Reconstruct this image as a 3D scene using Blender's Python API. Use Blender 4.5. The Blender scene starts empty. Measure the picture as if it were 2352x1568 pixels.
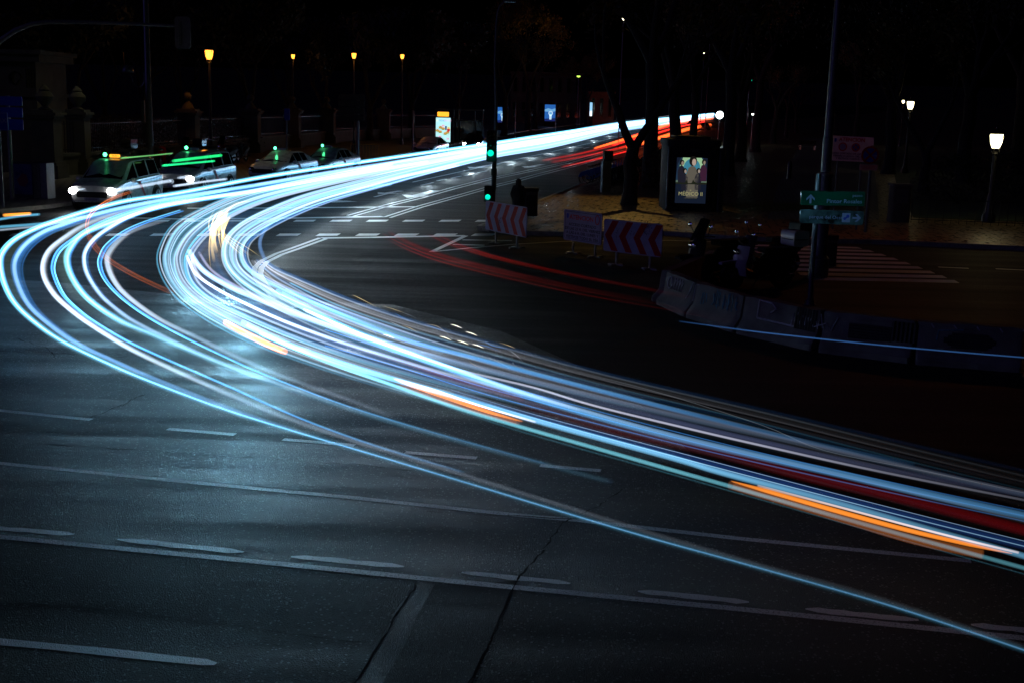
import bpy, bmesh, math, random
from mathutils import Vector, Matrix
random.seed(7)
C = bpy.context.scene.collection
PI = math.pi
sc = bpy.context.scene

# ------------------------------------------------------------------ camera
CAMZ, FPX, CX, CY = 4.0, 2800.0, 1176.0, 784.0          # measured on the photo at 2352 x 1568
PITCH = math.atan((784 - 240) / FPX); ROLL = 0.026
F_ = Vector((0, math.cos(PITCH), -math.sin(PITCH)))
R0 = Vector((1, 0, 0)); U0 = Vector((0, math.sin(PITCH), math.cos(PITCH)))
R_ = math.cos(ROLL) * R0 + math.sin(ROLL) * U0
U_ = math.cos(ROLL) * U0 - math.sin(ROLL) * R0
EYE = Vector((0, 0, CAMZ))
cam_d = bpy.data.cameras.new('camera'); cam = bpy.data.objects.new('camera', cam_d); C.objects.link(cam)
cam_d.sensor_width = 36.0; cam_d.lens = FPX / 2352 * 36; cam_d.clip_end = 3000; cam_d.clip_start = 0.1
m = Matrix.Identity(4)
for i, v in enumerate((R_, U_, -F_, EYE)):
    for k in range(3): m[k][i] = v[k]
cam.matrix_world = m
sc.camera = cam

# ------------------------------------------------------------------ night sky, one weak bluish glow of the town, exposure
w = bpy.data.worlds.new('World'); sc.world = w; w.use_nodes = True
nt = w.node_tree; nt.nodes.clear()
sky = nt.nodes.new('ShaderNodeTexSky'); sky.sky_type = 'NISHITA'; sky.sun_disc = False
sky.sun_elevation = math.radians(-7); sky.sun_rotation = math.radians(215)
bg = nt.nodes.new('ShaderNodeBackground'); bg.inputs[1].default_value = 0.05
wo = nt.nodes.new('ShaderNodeOutputWorld')
nt.links.new(sky.outputs[0], bg.inputs[0]); nt.links.new(bg.outputs[0], wo.inputs[0])
sd = bpy.data.lights.new('night_glow', 'SUN'); sd.energy = 0.085; sd.angle = math.radians(12); sd.color = (0.26, 0.22, 1.0)
so = bpy.data.objects.new('night_glow', sd); C.objects.link(so)
so.rotation_euler = Vector((0.85, 0.42, -0.35)).to_track_quat('-Z', 'Y').to_euler()
vs = sc.view_settings
vs.view_transform = 'Standard'; vs.look = 'None'; vs.exposure = 0; vs.gamma = 1; vs.use_curve_mapping = False
cy = sc.cycles
cy.max_bounces = 5; cy.diffuse_bounces = 2; cy.glossy_bounces = 3; cy.transparent_max_bounces = 160
cy.sample_clamp_indirect = 4; cy.light_sampling_threshold = 0.0
cy.use_adaptive_sampling = True; cy.adaptive_threshold = 0.006; cy.use_denoising = True
cy.caustics_reflective = False; cy.caustics_refractive = False

# ------------------------------------------------------------------ measuring helpers
def gz(Y):                                                # the avenue climbs a little far away
    return 0.0 if Y < 180 else 0.00003 * (Y - 180) ** 2
def ray(px, py):
    return F_ + R_ * ((px - CX) / FPX) - U_ * ((py - CY) / FPX)
def W(px, py, h=0.0):                                     # the point at height h above the ground seen there
    d = ray(px, py)
    lo, hi = 1.0, 900.0
    for _ in range(60):
        mid = (lo + hi) / 2; q = EYE + d * mid
        if q.z > gz(q.y) + h: lo = mid
        else: hi = mid
    return EYE + d * lo
def at(px, py, Y):
    d = ray(px, py); return EYE + d * (Y / d.y)
def proj(p):
    v = Vector(p) - EYE; z = v.dot(F_)
    return CX + FPX * v.dot(R_) / z, CY - FPX * v.dot(U_) / z
def hat(base, py):                                        # height above a ground point that shows at image row py
    lo, hi = -2.0, 60.0
    for _ in range(50):
        mid = (lo + hi) / 2
        if proj((base[0], base[1], mid))[1] > py: lo = mid
        else: hi = mid
    return lo

# ------------------------------------------------------------------ naming helpers
def tag(o, label=None, cat=None, group=None, kind=None):
    if label: o['label'] = label
    if cat: o['category'] = cat
    if group: o['group'] = group
    if kind: o['kind'] = kind
    return o
def thing(name, label, cat, loc=(0, 0, 0), rz=0.0, group=None):
    o = bpy.data.objects.new(name, None); C.objects.link(o); o.empty_display_size = 0.2
    o.location = loc; o.rotation_euler = (0, 0, rz)
    return tag(o, label, cat, group)
def dup(o, loc=None, rz=None, label=None, parent=None, scale=None):
    c = o.copy(); C.objects.link(c)
    if parent: c.parent = parent
    if loc is not None: c.location = loc
    if rz is not None: c.rotation_euler = (0, 0, rz)
    if scale is not None: c.scale = (scale,) * 3
    if label: c['label'] = label
    for ch in list(o.children): dup(ch, parent=c)
    return c

# ------------------------------------------------------------------ mesh builder
class MB:
    def __init__(s): s.v = []; s.f = []; s.mi = []; s.smooth = []
    def add(s, vs_, fs, mi=0, M=None, sm=False):
        b = len(s.v)
        s.v += [tuple(M @ Vector(p)) if M is not None else tuple(p) for p in vs_]
        for f in fs: s.f.append([b + i for i in f]); s.mi.append(mi); s.smooth.append(sm)
        return s
    def box(s, c, d, M=None, mi=0, taper=1.0, tx=None):
        x, y, z = c; a, b, h = d[0] / 2, d[1] / 2, d[2] / 2
        t = taper; ux = tx if tx is not None else t
        vv = [(x-a, y-b, z-h), (x+a, y-b, z-h), (x+a, y+b, z-h), (x-a, y+b, z-h),
              (x-a*ux, y-b*t, z+h), (x+a*ux, y-b*t, z+h), (x+a*ux, y+b*t, z+h), (x-a*ux, y+b*t, z+h)]
        return s.add(vv, [(0,3,2,1), (4,5,6,7), (0,1,5,4), (1,2,6,5), (2,3,7,6), (3,0,4,7)], mi, M)
    def rbox(s, c, d, r=0.03, M=None, mi=0, axis='z', n=3):   # prism with rounded corners, extruded along axis
        a, b = {'z': (d[0], d[1]), 'y': (d[0], d[2]), 'x': (d[1], d[2])}[axis]
        L = {'z': d[2], 'y': d[1], 'x': d[0]}[axis]
        pts = []
        for sx, sy, a0 in ((1, 1, 0), (-1, 1, 90), (-1, -1, 180), (1, -1, 270)):
            for k in range(n + 1):
                t = math.radians(a0 + 90 * k / n)
                pts.append((sx * (a / 2 - r) + r * math.cos(t), sy * (b / 2 - r) + r * math.sin(t)))
        return s.prism(pts, L, c, axis, M, mi)
    def prism(s, pts, L, c=(0, 0, 0), axis='z', M=None, mi=0):
        n = len(pts)
        def P(p, t):
            if axis == 'z': q = (p[0], p[1], t)
            elif axis == 'y': q = (p[0], t, p[1])
            else: q = (t, p[0], p[1])
            return (q[0] + c[0], q[1] + c[1], q[2] + c[2])
        vv = [P(p, -L / 2) for p in pts] + [P(p, L / 2) for p in pts]
        ff = [list(range(n))[::-1], [n + i for i in range(n)]] + [(i, (i+1) % n, n + (i+1) % n, n + i) for i in range(n)]
        return s.add(vv, ff, mi, M)
    def tube(s, pts, rad, n=8, M=None, mi=0, cap=True, closed=False):
        pts = [Vector(p) for p in pts]; N = len(pts)
        rr = rad if isinstance(rad, (list, tuple)) else [rad] * N
        vv = []; up = Vector((0, 0, 1)); prev = None
        for i, p in enumerate(pts):
            if closed: t = pts[(i+1) % N] - pts[i-1]
            else: t = pts[min(i+1, N-1)] - pts[max(i-1, 0)]
            if t.length < 1e-9: t = Vector((0, 0, 1))
            t.normalize()
            if prev is None:
                a = t.cross(up)
                if a.length < 0.05: a = t.cross(Vector((1, 0, 0)))
            else: a = prev - t * prev.dot(t)
            if a.length < 1e-6: a = t.orthogonal()
            a.normalize(); prev = a; b = t.cross(a)
            for k in range(n):
                q = 2 * PI * k / n
                vv.append(p + (a * math.cos(q) + b * math.sin(q)) * rr[i])
        ff = []
        for i in range(N if closed else N - 1):
            j = (i + 1) % N
            for k in range(n): ff.append((i*n+k, i*n+(k+1) % n, j*n+(k+1) % n, j*n+k))
        if cap and not closed:
            ff.append(list(range(n))[::-1]); ff.append([(N-1)*n + k for k in range(n)])
        return s.add(vv, ff, mi, M, True)
    def lathe(s, prof, c=(0, 0, 0), n=16, M=None, mi=0, sm=True, axis='z'):
        vv = []
        for r, z in prof:
            for k in range(n):
                q = 2 * PI * k / n; x, y = r * math.cos(q), r * math.sin(q)
                if axis == 'z': v = (x, y, z)
                elif axis == 'y': v = (x, z, y)
                else: v = (z, x, y)
                vv.append((v[0] + c[0], v[1] + c[1], v[2] + c[2]))
        ff = []
        for i in range(len(prof) - 1):
            for k in range(n): ff.append((i*n+k, i*n+(k+1) % n, (i+1)*n+(k+1) % n, (i+1)*n+k))
        ff.append(list(range(n))[::-1]); ff.append([(len(prof)-1)*n + k for k in range(n)])
        return s.add(vv, ff, mi, M, sm)
    def ball(s, c, r, n=10, M=None, mi=0, sc_=(1, 1, 1)):
        prof = [(max(1e-4, r * math.sin(PI * i / n)), -r * math.cos(PI * i / n)) for i in range(n + 1)]
        M2 = Matrix.Translation(c) @ Matrix.Diagonal((*sc_, 1))
        if M is not None: M2 = M @ M2
        return s.lathe(prof, (0, 0, 0), max(8, n), M2, mi)
    def quad(s, a, b, c, d, mi=0): return s.add([a, b, c, d], [(0, 1, 2, 3)], mi)
    def build(s, name, mats, parent=None, ang=35):
        me = bpy.data.meshes.new(name); me.from_pydata(s.v, [], s.f)
        mats = mats if isinstance(mats, (list, tuple)) else [mats]
        for mm in mats: me.materials.append(mm)
        me.polygons.foreach_set('material_index', s.mi)
        bm = bmesh.new(); bm.from_mesh(me); bmesh.ops.recalc_face_normals(bm, faces=bm.faces); bm.to_mesh(me); bm.free()
        me.polygons.foreach_set('use_smooth', [True] * len(me.polygons))
        me.set_sharp_from_angle(angle=math.radians(ang))
        me.update()
        o = bpy.data.objects.new(name, me); C.objects.link(o)
        if parent: o.parent = parent
        return o
def RZ(a, loc=(0, 0, 0)): return Matrix.Translation(loc) @ Matrix.Rotation(a, 4, 'Z')
def ROT(a, ax, loc=(0, 0, 0)): return Matrix.Translation(loc) @ Matrix.Rotation(a, 4, ax)

def text(name, body, size, M, mat_, parent=None, align='CENTER', sx=1.0, ext=0.001, line=1.0, bold=0.0):
    cu = bpy.data.curves.new(name, 'FONT'); cu.body = body; cu.size = size; cu.align_x = align; cu.align_y = 'CENTER'
    cu.extrude = ext; cu.space_line = line; cu.offset = bold; cu.resolution_u = 2
    tmp = bpy.data.objects.new(name, cu); C.objects.link(tmp)
    bpy.context.view_layer.update()
    dg = bpy.context.evaluated_depsgraph_get()
    me = bpy.data.meshes.new_from_object(tmp.evaluated_get(dg))
    bpy.data.objects.remove(tmp); bpy.data.curves.remove(cu)
    me.transform(M @ Matrix.Rotation(PI / 2, 4, 'X') @ Matrix.Diagonal((sx, 1, 1, 1)))     # stands up, faces -Y
    me.materials.clear(); me.materials.append(mat_)
    o = bpy.data.objects.new(name, me); C.objects.link(o)
    if parent: o.parent = parent
    return o

# ------------------------------------------------------------------ materials
def mat(name, col, rough=0.6, metal=0.0, emit=0.0, ecol=None, coat=0.0, noise=0.0, nscale=6.0, bump=0.0, bscale=40.0, spec=0.5, trans=0.0):
    mm = bpy.data.materials.new(name); mm.use_nodes = True
    t = mm.node_tree; b = t.nodes['Principled BSDF']; L = t.links
    b.inputs['Base Color'].default_value = (*col, 1); b.inputs['Roughness'].default_value = rough
    b.inputs['Metallic'].default_value = metal; b.inputs['Coat Weight'].default_value = coat
    b.inputs['Specular IOR Level'].default_value = spec; b.inputs['Transmission Weight'].default_value = trans
    if emit: b.inputs['Emission Color'].default_value = (*(ecol or col), 1); b.inputs['Emission Strength'].default_value = emit
    if noise or bump:
        tc = t.nodes.new('ShaderNodeTexCoord')
        if noise:
            n = t.nodes.new('ShaderNodeTexNoise'); n.inputs['Scale'].default_value = nscale; n.inputs['Detail'].default_value = 6
            L.new(tc.outputs['Object'], n.inputs['Vector'])
            r = t.nodes.new('ShaderNodeMapRange'); r.inputs[1].default_value = 0.3; r.inputs[2].default_value = 0.7
            r.inputs[3].default_value = 1 - noise; r.inputs[4].default_value = 1 + noise
            L.new(n.outputs['Fac'], r.inputs[0])
            mx = t.nodes.new('ShaderNodeVectorMath'); mx.operation = 'SCALE'; mx.inputs[0].default_value = col
            L.new(r.outputs[0], mx.inputs['Scale']); L.new(mx.outputs[0], b.inputs['Base Color'])
            r2 = t.nodes.new('ShaderNodeMapRange'); r2.inputs[3].default_value = max(0.02, rough - 0.12); r2.inputs[4].default_value = min(1, rough + 0.12)
            L.new(n.outputs['Fac'], r2.inputs[0]); L.new(r2.outputs[0], b.inputs['Roughness'])
        if bump:
            n2 = t.nodes.new('ShaderNodeTexNoise'); n2.inputs['Scale'].default_value = bscale; n2.inputs['Detail'].default_value = 4
            L.new(tc.outputs['Object'], n2.inputs['Vector'])
            bp = t.nodes.new('ShaderNodeBump'); bp.inputs['Strength'].default_value = bump; bp.inputs['Distance'].default_value = 0.02
            L.new(n2.outputs['Fac'], bp.inputs['Height']); L.new(bp.outputs[0], b.inputs['Normal'])
    return mm

def asphalt(name, col, rough, fine=120.0, bumpd=0.006, streak=0.25, rot=0.0, rvar=0.12, spec=0.35, speck=0.35):
    mm = bpy.data.materials.new(name); mm.use_nodes = True
    t = mm.node_tree; b = t.nodes['Principled BSDF']; L = t.links; N = t.nodes.new
    tc = N('ShaderNodeTexCoord')
    vo = N('ShaderNodeTexVoronoi'); vo.inputs['Scale'].default_value = fine; L.new(tc.outputs['Object'], vo.inputs['Vector'])
    fn = N('ShaderNodeTexNoise'); fn.inputs['Scale'].default_value = fine * 0.45; fn.inputs['Detail'].default_value = 5; L.new(tc.outputs['Object'], fn.inputs['Vector'])
    mp = N('ShaderNodeMapping'); mp.inputs['Rotation'].default_value = (0, 0, rot); mp.inputs['Scale'].default_value = (0.12, 1.6, 1)
    L.new(tc.outputs['Object'], mp.inputs['Vector'])
    st = N('ShaderNodeTexNoise'); st.inputs['Scale'].default_value = 1.0; st.inputs['Detail'].default_value = 5; L.new(mp.outputs[0], st.inputs['Vector'])
    big = N('ShaderNodeTexNoise'); big.inputs['Scale'].default_value = 0.35; big.inputs['Detail'].default_value = 4; L.new(tc.outputs['Object'], big.inputs['Vector'])
    # grain colour: each stone its own grey
    r1 = N('ShaderNodeMapRange'); r1.inputs[3].default_value = 0.3; r1.inputs[4].default_value = 2.0; L.new(vo.outputs['Color'], r1.inputs[0])
    r2 = N('ShaderNodeMapRange'); r2.inputs[1].default_value = 0.3; r2.inputs[2].default_value = 0.7; r2.inputs[3].default_value = 1 - streak; r2.inputs[4].default_value = 1 + streak
    L.new(st.outputs['Fac'], r2.inputs[0])
    r3 = N('ShaderNodeMapRange'); r3.inputs[1].default_value = 0.3; r3.inputs[2].default_value = 0.7; r3.inputs[3].default_value = 0.8; r3.inputs[4].default_value = 1.2
    L.new(big.outputs['Fac'], r3.inputs[0])
    m1 = N('ShaderNodeMath'); m1.operation = 'MULTIPLY'; L.new(r1.outputs[0], m1.inputs[0]); L.new(r2.outputs[0], m1.inputs[1])
    m2 = N('ShaderNodeMath'); m2.operation = 'MULTIPLY'; L.new(m1.outputs[0], m2.inputs[0]); L.new(r3.outputs[0], m2.inputs[1])
    sc1 = N('ShaderNodeVectorMath'); sc1.operation = 'SCALE'; sc1.inputs[0].default_value = col; L.new(m2.outputs[0], sc1.inputs['Scale'])
    b.inputs['Specular IOR Level'].default_value = spec
    v2 = N('ShaderNodeTexVoronoi'); v2.inputs['Scale'].default_value = 38; L.new(tc.outputs['Object'], v2.inputs['Vector'])       # scattered pale stones, their sparkle put into the colour
    sx = N('ShaderNodeSeparateColor'); L.new(v2.outputs['Color'], sx.inputs[0])
    gt = N('ShaderNodeMath'); gt.operation = 'GREATER_THAN'; gt.inputs[1].default_value = 0.86; L.new(sx.outputs[0], gt.inputs[0])
    ls = N('ShaderNodeMath'); ls.operation = 'LESS_THAN'; ls.inputs[1].default_value = 0.42; L.new(v2.outputs['Distance'], ls.inputs[0])
    mm_ = N('ShaderNodeMath'); mm_.operation = 'MULTIPLY'; L.new(gt.outputs[0], mm_.inputs[0]); L.new(ls.outputs[0], mm_.inputs[1])
    mxx = N('ShaderNodeMix'); mxx.data_type = 'RGBA'; L.new(mm_.outputs[0], mxx.inputs[0]); L.new(sc1.outputs[0], mxx.inputs[6]); mxx.inputs[7].default_value = (speck, speck, speck, 1)
    L.new(mxx.outputs[2], b.inputs['Base Color'])
    rr = N('ShaderNodeMapRange'); rr.inputs[1].default_value = 0.3; rr.inputs[2].default_value = 0.7; rr.inputs[3].default_value = rough - rvar; rr.inputs[4].default_value = rough + rvar
    L.new(st.outputs['Fac'], rr.inputs[0]); L.new(rr.outputs[0], b.inputs['Roughness'])
    hm = N('ShaderNodeMath'); hm.operation = 'MULTIPLY_ADD'; L.new(fn.outputs['Fac'], hm.inputs[0]); hm.inputs[1].default_value = 0.35; L.new(vo.outputs['Distance'], hm.inputs[2])
    bp = N('ShaderNodeBump'); bp.inputs['Strength'].default_value = 1.0; bp.inputs['Distance'].default_value = bumpd
    L.new(hm.outputs[0], bp.inputs['Height']); L.new(bp.outputs[0], b.inputs['Normal'])
    return mm

def paint(name, col, rough=0.45, wear=0.42):                # worn road paint: asphalt grain shows where it has worn off
    mm = bpy.data.materials.new(name); mm.use_nodes = True
    t = mm.node_tree; b = t.nodes['Principled BSDF']; L = t.links; N = t.nodes.new
    tc = N('ShaderNodeTexCoord')
    n = N('ShaderNodeTexNoise'); n.inputs['Scale'].default_value = 45; n.inputs['Detail'].default_value = 8; n.inputs['Roughness'].default_value = 0.75
    L.new(tc.outputs['Object'], n.inputs['Vector'])
    r = N('ShaderNodeMapRange'); r.inputs[1].default_value = wear - 0.04; r.inputs[2].default_value = wear + 0.04; L.new(n.outputs['Fac'], r.inputs[0])
    mx = N('ShaderNodeMix'); mx.data_type = 'RGBA'; mx.inputs[6].default_value = (0.05, 0.05, 0.052, 1); mx.inputs[7].default_value = (*col, 1)
    L.new(r.outputs[0], mx.inputs[0]); L.new(mx.outputs[2], b.inputs['Base Color']); b.inputs['Roughness'].default_value = rough; b.inputs['Specular IOR Level'].default_value = 0.9
    bp = N('ShaderNodeBump'); bp.inputs['Strength'].default_value = 0.6; bp.inputs['Distance'].default_value = 0.005
    bp.inputs['Strength'].default_value = 1.0; bp.inputs['Distance'].default_value = 0.013; vo = N('ShaderNodeTexVoronoi'); vo.inputs['Scale'].default_value = 90; L.new(tc.outputs['Object'], vo.inputs['Vector'])
    L.new(vo.outputs['Distance'], bp.inputs['Height']); L.new(bp.outputs[0], b.inputs['Normal'])
    return mm

def paving(name, c1, c2, mortar, sx, sy, rough, rot=0.0):
    mm = bpy.data.materials.new(name); mm.use_nodes = True
    t = mm.node_tree; b = t.nodes['Principled BSDF']; L = t.links; N = t.nodes.new
    tc = N('ShaderNodeTexCoord'); mp = N('ShaderNodeMapping'); mp.inputs['Rotation'].default_value = (0, 0, rot)
    L.new(tc.outputs['Object'], mp.inputs['Vector'])
    br = N('ShaderNodeTexBrick'); br.inputs['Scale'].default_value = 1.0; br.inputs['Brick Width'].default_value = sx; br.inputs['Row Height'].default_value = sy
    br.inputs['Mortar Size'].default_value = 0.035; br.inputs['Color1'].default_value = (*c1, 1); br.inputs['Color2'].default_value = (*c2, 1); br.inputs['Mortar'].default_value = (*mortar, 1)
    L.new(mp.outputs[0], br.inputs['Vector'])
    no = N('ShaderNodeTexNoise'); no.inputs['Scale'].default_value = 5; no.inputs['Detail'].default_value = 6; L.new(tc.outputs['Object'], no.inputs['Vector'])
    r = N('ShaderNodeMapRange'); r.inputs[1].default_value = 0.3; r.inputs[2].default_value = 0.7; r.inputs[3].default_value = 0.6; r.inputs[4].default_value = 1.4; L.new(no.outputs['Fac'], r.inputs[0])
    s1 = N('ShaderNodeVectorMath'); s1.operation = 'SCALE'; L.new(br.outputs['Color'], s1.inputs[0]); L.new(r.outputs[0], s1.inputs['Scale'])
    L.new(s1.outputs[0], b.inputs['Base Color'])
    r2 = N('ShaderNodeMapRange'); r2.inputs[1].default_value = 0.3; r2.inputs[2].default_value = 0.7; r2.inputs[3].default_value = rough - 0.15; r2.inputs[4].default_value = rough + 0.2
    L.new(no.outputs['Fac'], r2.inputs[0]); L.new(r2.outputs[0], b.inputs['Roughness'])
    bp = N('ShaderNodeBump'); bp.inputs['Strength'].default_value = 0.7; bp.inputs['Distance'].default_value = 0.012; bp.invert = True
    L.new(br.outputs['Fac'], bp.inputs['Height']); L.new(bp.outputs[0], b.inputs['Normal'])
    return mm

def concrete(name, col, tags=None):                          # cast concrete with streaks and sprayed scribbles
    mm = mat(name, col, 0.85, noise=0.35, nscale=2.5, bump=0.4, bscale=30)
    return mm

def glow_mat(name, power, dotted=False):                     # a trail of light: gives off light, nothing solid in it
    mm = bpy.data.materials.new(name); mm.use_nodes = True
    t = mm.node_tree; t.nodes.clear(); L = t.links; N = t.nodes.new
    out = N('ShaderNodeOutputMaterial'); ad = N('ShaderNodeAddShader'); tr = N('ShaderNodeBsdfTransparent'); em = N('ShaderNodeEmission')
    at_ = N('ShaderNodeAttribute'); at_.attribute_name = 'glow'; L.new(at_.outputs['Color'], em.inputs['Color'])
    ai = N('ShaderNodeAttribute'); ai.attribute_name = 'aim'; ge = N('ShaderNodeNewGeometry')   # brightest down the middle of the tube, seen from anywhere
    da = N('ShaderNodeVectorMath'); da.operation = 'DOT_PRODUCT'; L.new(ai.outputs['Vector'], da.inputs[0]); L.new(ge.outputs['Incoming'], da.inputs[1])
    sa = N('ShaderNodeVectorMath'); sa.operation = 'SCALE'; L.new(ai.outputs['Vector'], sa.inputs[0]); L.new(da.outputs['Value'], sa.inputs['Scale'])
    su = N('ShaderNodeVectorMath'); su.operation = 'SUBTRACT'; L.new(ge.outputs['Incoming'], su.inputs[0]); L.new(sa.outputs[0], su.inputs[1])
    no = N('ShaderNodeVectorMath'); no.operation = 'NORMALIZE'; L.new(su.outputs[0], no.inputs[0])
    dn = N('ShaderNodeVectorMath'); dn.operation = 'DOT_PRODUCT'; L.new(no.outputs[0], dn.inputs[0]); L.new(ge.outputs['Normal'], dn.inputs[1])
    ab = N('ShaderNodeMath'); ab.operation = 'ABSOLUTE'; L.new(dn.outputs['Value'], ab.inputs[0])
    pw = N('ShaderNodeMath'); pw.operation = 'POWER'; pw.inputs[1].default_value = power; L.new(ab.outputs[0], pw.inputs[0])
    src = pw
    if dotted:
        aa = N('ShaderNodeAttribute'); aa.attribute_name = 'arc'
        fr = N('ShaderNodeMath'); fr.operation = 'FRACT'; L.new(aa.outputs['Fac'], fr.inputs[0])
        lt = N('ShaderNodeMath'); lt.operation = 'LESS_THAN'; lt.inputs[1].default_value = 0.5; L.new(fr.outputs[0], lt.inputs[0])
        mu = N('ShaderNodeMath'); mu.operation = 'MULTIPLY'; L.new(pw.outputs[0], mu.inputs[0]); L.new(lt.outputs[0], mu.inputs[1]); src = mu
    # a lamp shines forward along its way
    dt = N('ShaderNodeVectorMath'); dt.operation = 'DOT_PRODUCT'; L.new(ai.outputs['Vector'], dt.inputs[0]); L.new(ge.outputs['Incoming'], dt.inputs[1])
    mz = N('ShaderNodeMath'); mz.operation = 'MAXIMUM'; mz.inputs[1].default_value = 0.0; L.new(dt.outputs['Value'], mz.inputs[0])
    sq = N('ShaderNodeMath'); sq.operation = 'POWER'; sq.inputs[1].default_value = 2.0; L.new(mz.outputs[0], sq.inputs[0])
    mr = N('ShaderNodeMapRange'); L.new(at_.outputs['Alpha'], mr.inputs[0]); mr.inputs[3].default_value = 1.0; L.new(sq.outputs[0], mr.inputs[4])
    fm = N('ShaderNodeMath'); fm.operation = 'MULTIPLY'; L.new(src.outputs[0], fm.inputs[0]); L.new(mr.outputs[0], fm.inputs[1])
    L.new(fm.outputs[0], em.inputs['Strength'])
    L.new(tr.outputs[0], ad.inputs[0]); L.new(em.outputs[0], ad.inputs[1]); L.new(ad.outputs[0], out.inputs['Surface'])
    return mm

M = {}
M['road'] = asphalt('asphalt', (0.013, 0.014, 0.016), 0.6, 95, 0.006, 0.35, math.radians(20), spec=0.2, speck=0.08)
M['road_old'] = asphalt('coarse asphalt', (0.026, 0.028, 0.031), 0.45, 95, 0.013, 0.75, math.radians(-12), rvar=0.17, spec=0.26, speck=0.22)
M['road_dark'] = asphalt('darkened lane asphalt', (0.012, 0.012, 0.013), 0.6, 85, 0.011, 0.5, math.radians(-12), spec=0.22, speck=0.14)  # different asphalt, its colour also lowered for the light's falloff up front
M['patch'] = asphalt('patched asphalt', (0.012, 0.014, 0.017), 0.6, 110, 0.008, 0.2, 0, spec=0.25, speck=0.06)
M['patch_edge'] = asphalt('rolled patch edge', (0.014, 0.017, 0.021), 0.5, 110, 0.008, 0.8, 1.0, spec=0.34, speck=0.08)
M['crack'] = mat('open crack', (0.008, 0.008, 0.008), 0.95)
M['ground'] = mat('bare earth', (0.035, 0.03, 0.02), 0.95, noise=0.4, nscale=0.6, bump=0.5, bscale=3)
M['paint'] = paint('road paint', (0.82, 0.84, 0.85), 0.32, 0.36)
M['paint_worn'] = paint('worn road paint', (0.75, 0.76, 0.78), 0.38, 0.44)
M['paint_old'] = paint('thin old paint', (0.82, 0.83, 0.85), 0.34, 0.40)
M['plaza'] = paving('stone slabs', (0.30, 0.22, 0.11), (0.24, 0.17, 0.085), (0.02, 0.016, 0.012), 0.62, 0.95, 0.34, math.radians(8))
M['slabs'] = paving('small slabs', (0.2, 0.19, 0.16), (0.17, 0.16, 0.13), (0.05, 0.05, 0.04), 0.4, 0.4, 0.6, math.radians(10))
M['kerb'] = mat('granite kerb', (0.22, 0.21, 0.19), 0.65, noise=0.3, nscale=8, bump=0.3, bscale=60)
M['stone'] = mat('old limestone', (0.09, 0.08, 0.055), 0.85, noise=0.3, nscale=1.5, bump=0.4, bscale=12)
M['stone2'] = mat('dark stone', (0.12, 0.11, 0.09), 0.85, noise=0.3, nscale=1.5, bump=0.4, bscale=12)
M['facade'] = mat('facade render', (0.13, 0.115, 0.07), 0.85, noise=0.2, nscale=0.8)
M['brick'] = mat('brick wall', (0.28, 0.12, 0.06), 0.9, noise=0.3, nscale=2, bump=0.4, bscale=10)
M['concrete'] = concrete('barrier concrete', (0.15, 0.14, 0.13))
M['concrete2'] = concrete('pale concrete', (0.30, 0.29, 0.27))
M['galv'] = mat('galvanised steel', (0.16, 0.165, 0.18), 0.42, 0.6, noise=0.15, nscale=9)
M['steelgrey'] = mat('grey painted steel', (0.11, 0.115, 0.125), 0.45, 0.3, noise=0.15, nscale=7)
M['black'] = mat('black painted metal', (0.012, 0.012, 0.013), 0.45, 0.2)
M['dark'] = mat('dark plastic', (0.02, 0.02, 0.022), 0.5, noise=0.2, nscale=12)
M['rubber'] = mat('tyre rubber', (0.014, 0.014, 0.014), 0.8, bump=0.3, bscale=80)
M['chrome'] = mat('bright chrome', (0.75, 0.76, 0.78), 0.12, 1.0)
M['alloy'] = mat('alloy wheel', (0.45, 0.46, 0.48), 0.3, 0.8)
M['carwhite'] = mat('white car paint', (0.6, 0.59, 0.58), 0.28, coat=0.8, noise=0.05, nscale=4)
M['cardark'] = mat('dark car paint', (0.03, 0.03, 0.035), 0.25, coat=1.0)
M['glass'] = mat('tinted window glass', (0.006, 0.007, 0.008), 0.06, spec=0.6)
M['red'] = mat('red reflective sheet', (0.30, 0.006, 0.012), 0.6, spec=0.12, noise=0.12, nscale=5)
M['white'] = mat('white sheet tinted by blue light', (0.30, 0.28, 0.46), 0.6, spec=0.12, noise=0.12, nscale=5)  # white sheeting, the bluish light falling on it put into the colour
M['ink'] = mat('dark lettering', (0.02, 0.02, 0.05), 0.5)
M['redink'] = mat('red lettering', (0.5, 0.02, 0.03), 0.5)
M['blue'] = mat('blue sign sheet', (0.015, 0.04, 0.42), 0.35, noise=0.1, nscale=5)
M['green'] = mat('green sign sheet', (0.004, 0.075, 0.04), 0.22, coat=0.5)
M['pinksign'] = mat('pale salmon plate', (0.55, 0.33, 0.28), 0.5)
M['wood'] = mat('dark bench wood', (0.08, 0.05, 0.03), 0.7)
M['bark'] = mat('tree bark', (0.02, 0.017, 0.013), 0.95, noise=0.35, nscale=5, bump=0.8, bscale=14)
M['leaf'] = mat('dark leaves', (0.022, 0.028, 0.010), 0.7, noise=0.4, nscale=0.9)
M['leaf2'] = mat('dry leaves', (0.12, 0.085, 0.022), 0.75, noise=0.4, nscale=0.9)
M['grass'] = mat('grass blades', (0.03, 0.05, 0.015), 0.9, noise=0.4, nscale=2, bump=0.6, bscale=20)
M['bluepaint'] = mat('blue bicycle paint', (0.03, 0.12, 0.5), 0.3, coat=0.5)
M['skin'] = mat('skin', (0.35, 0.2, 0.14), 0.6)
M['coat'] = mat('dark coat cloth', (0.02, 0.018, 0.018), 0.9, bump=0.3, bscale=60)
M['hair'] = mat('dark hair', (0.015, 0.01, 0.008), 0.7)
M['yellowrail'] = mat('yellow barrier paint', (0.45, 0.28, 0.03), 0.5)
M['halo'] = glow_mat('soft light trail', 2.2)
M['core'] = glow_mat('sharp light trail', 0.8)
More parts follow.
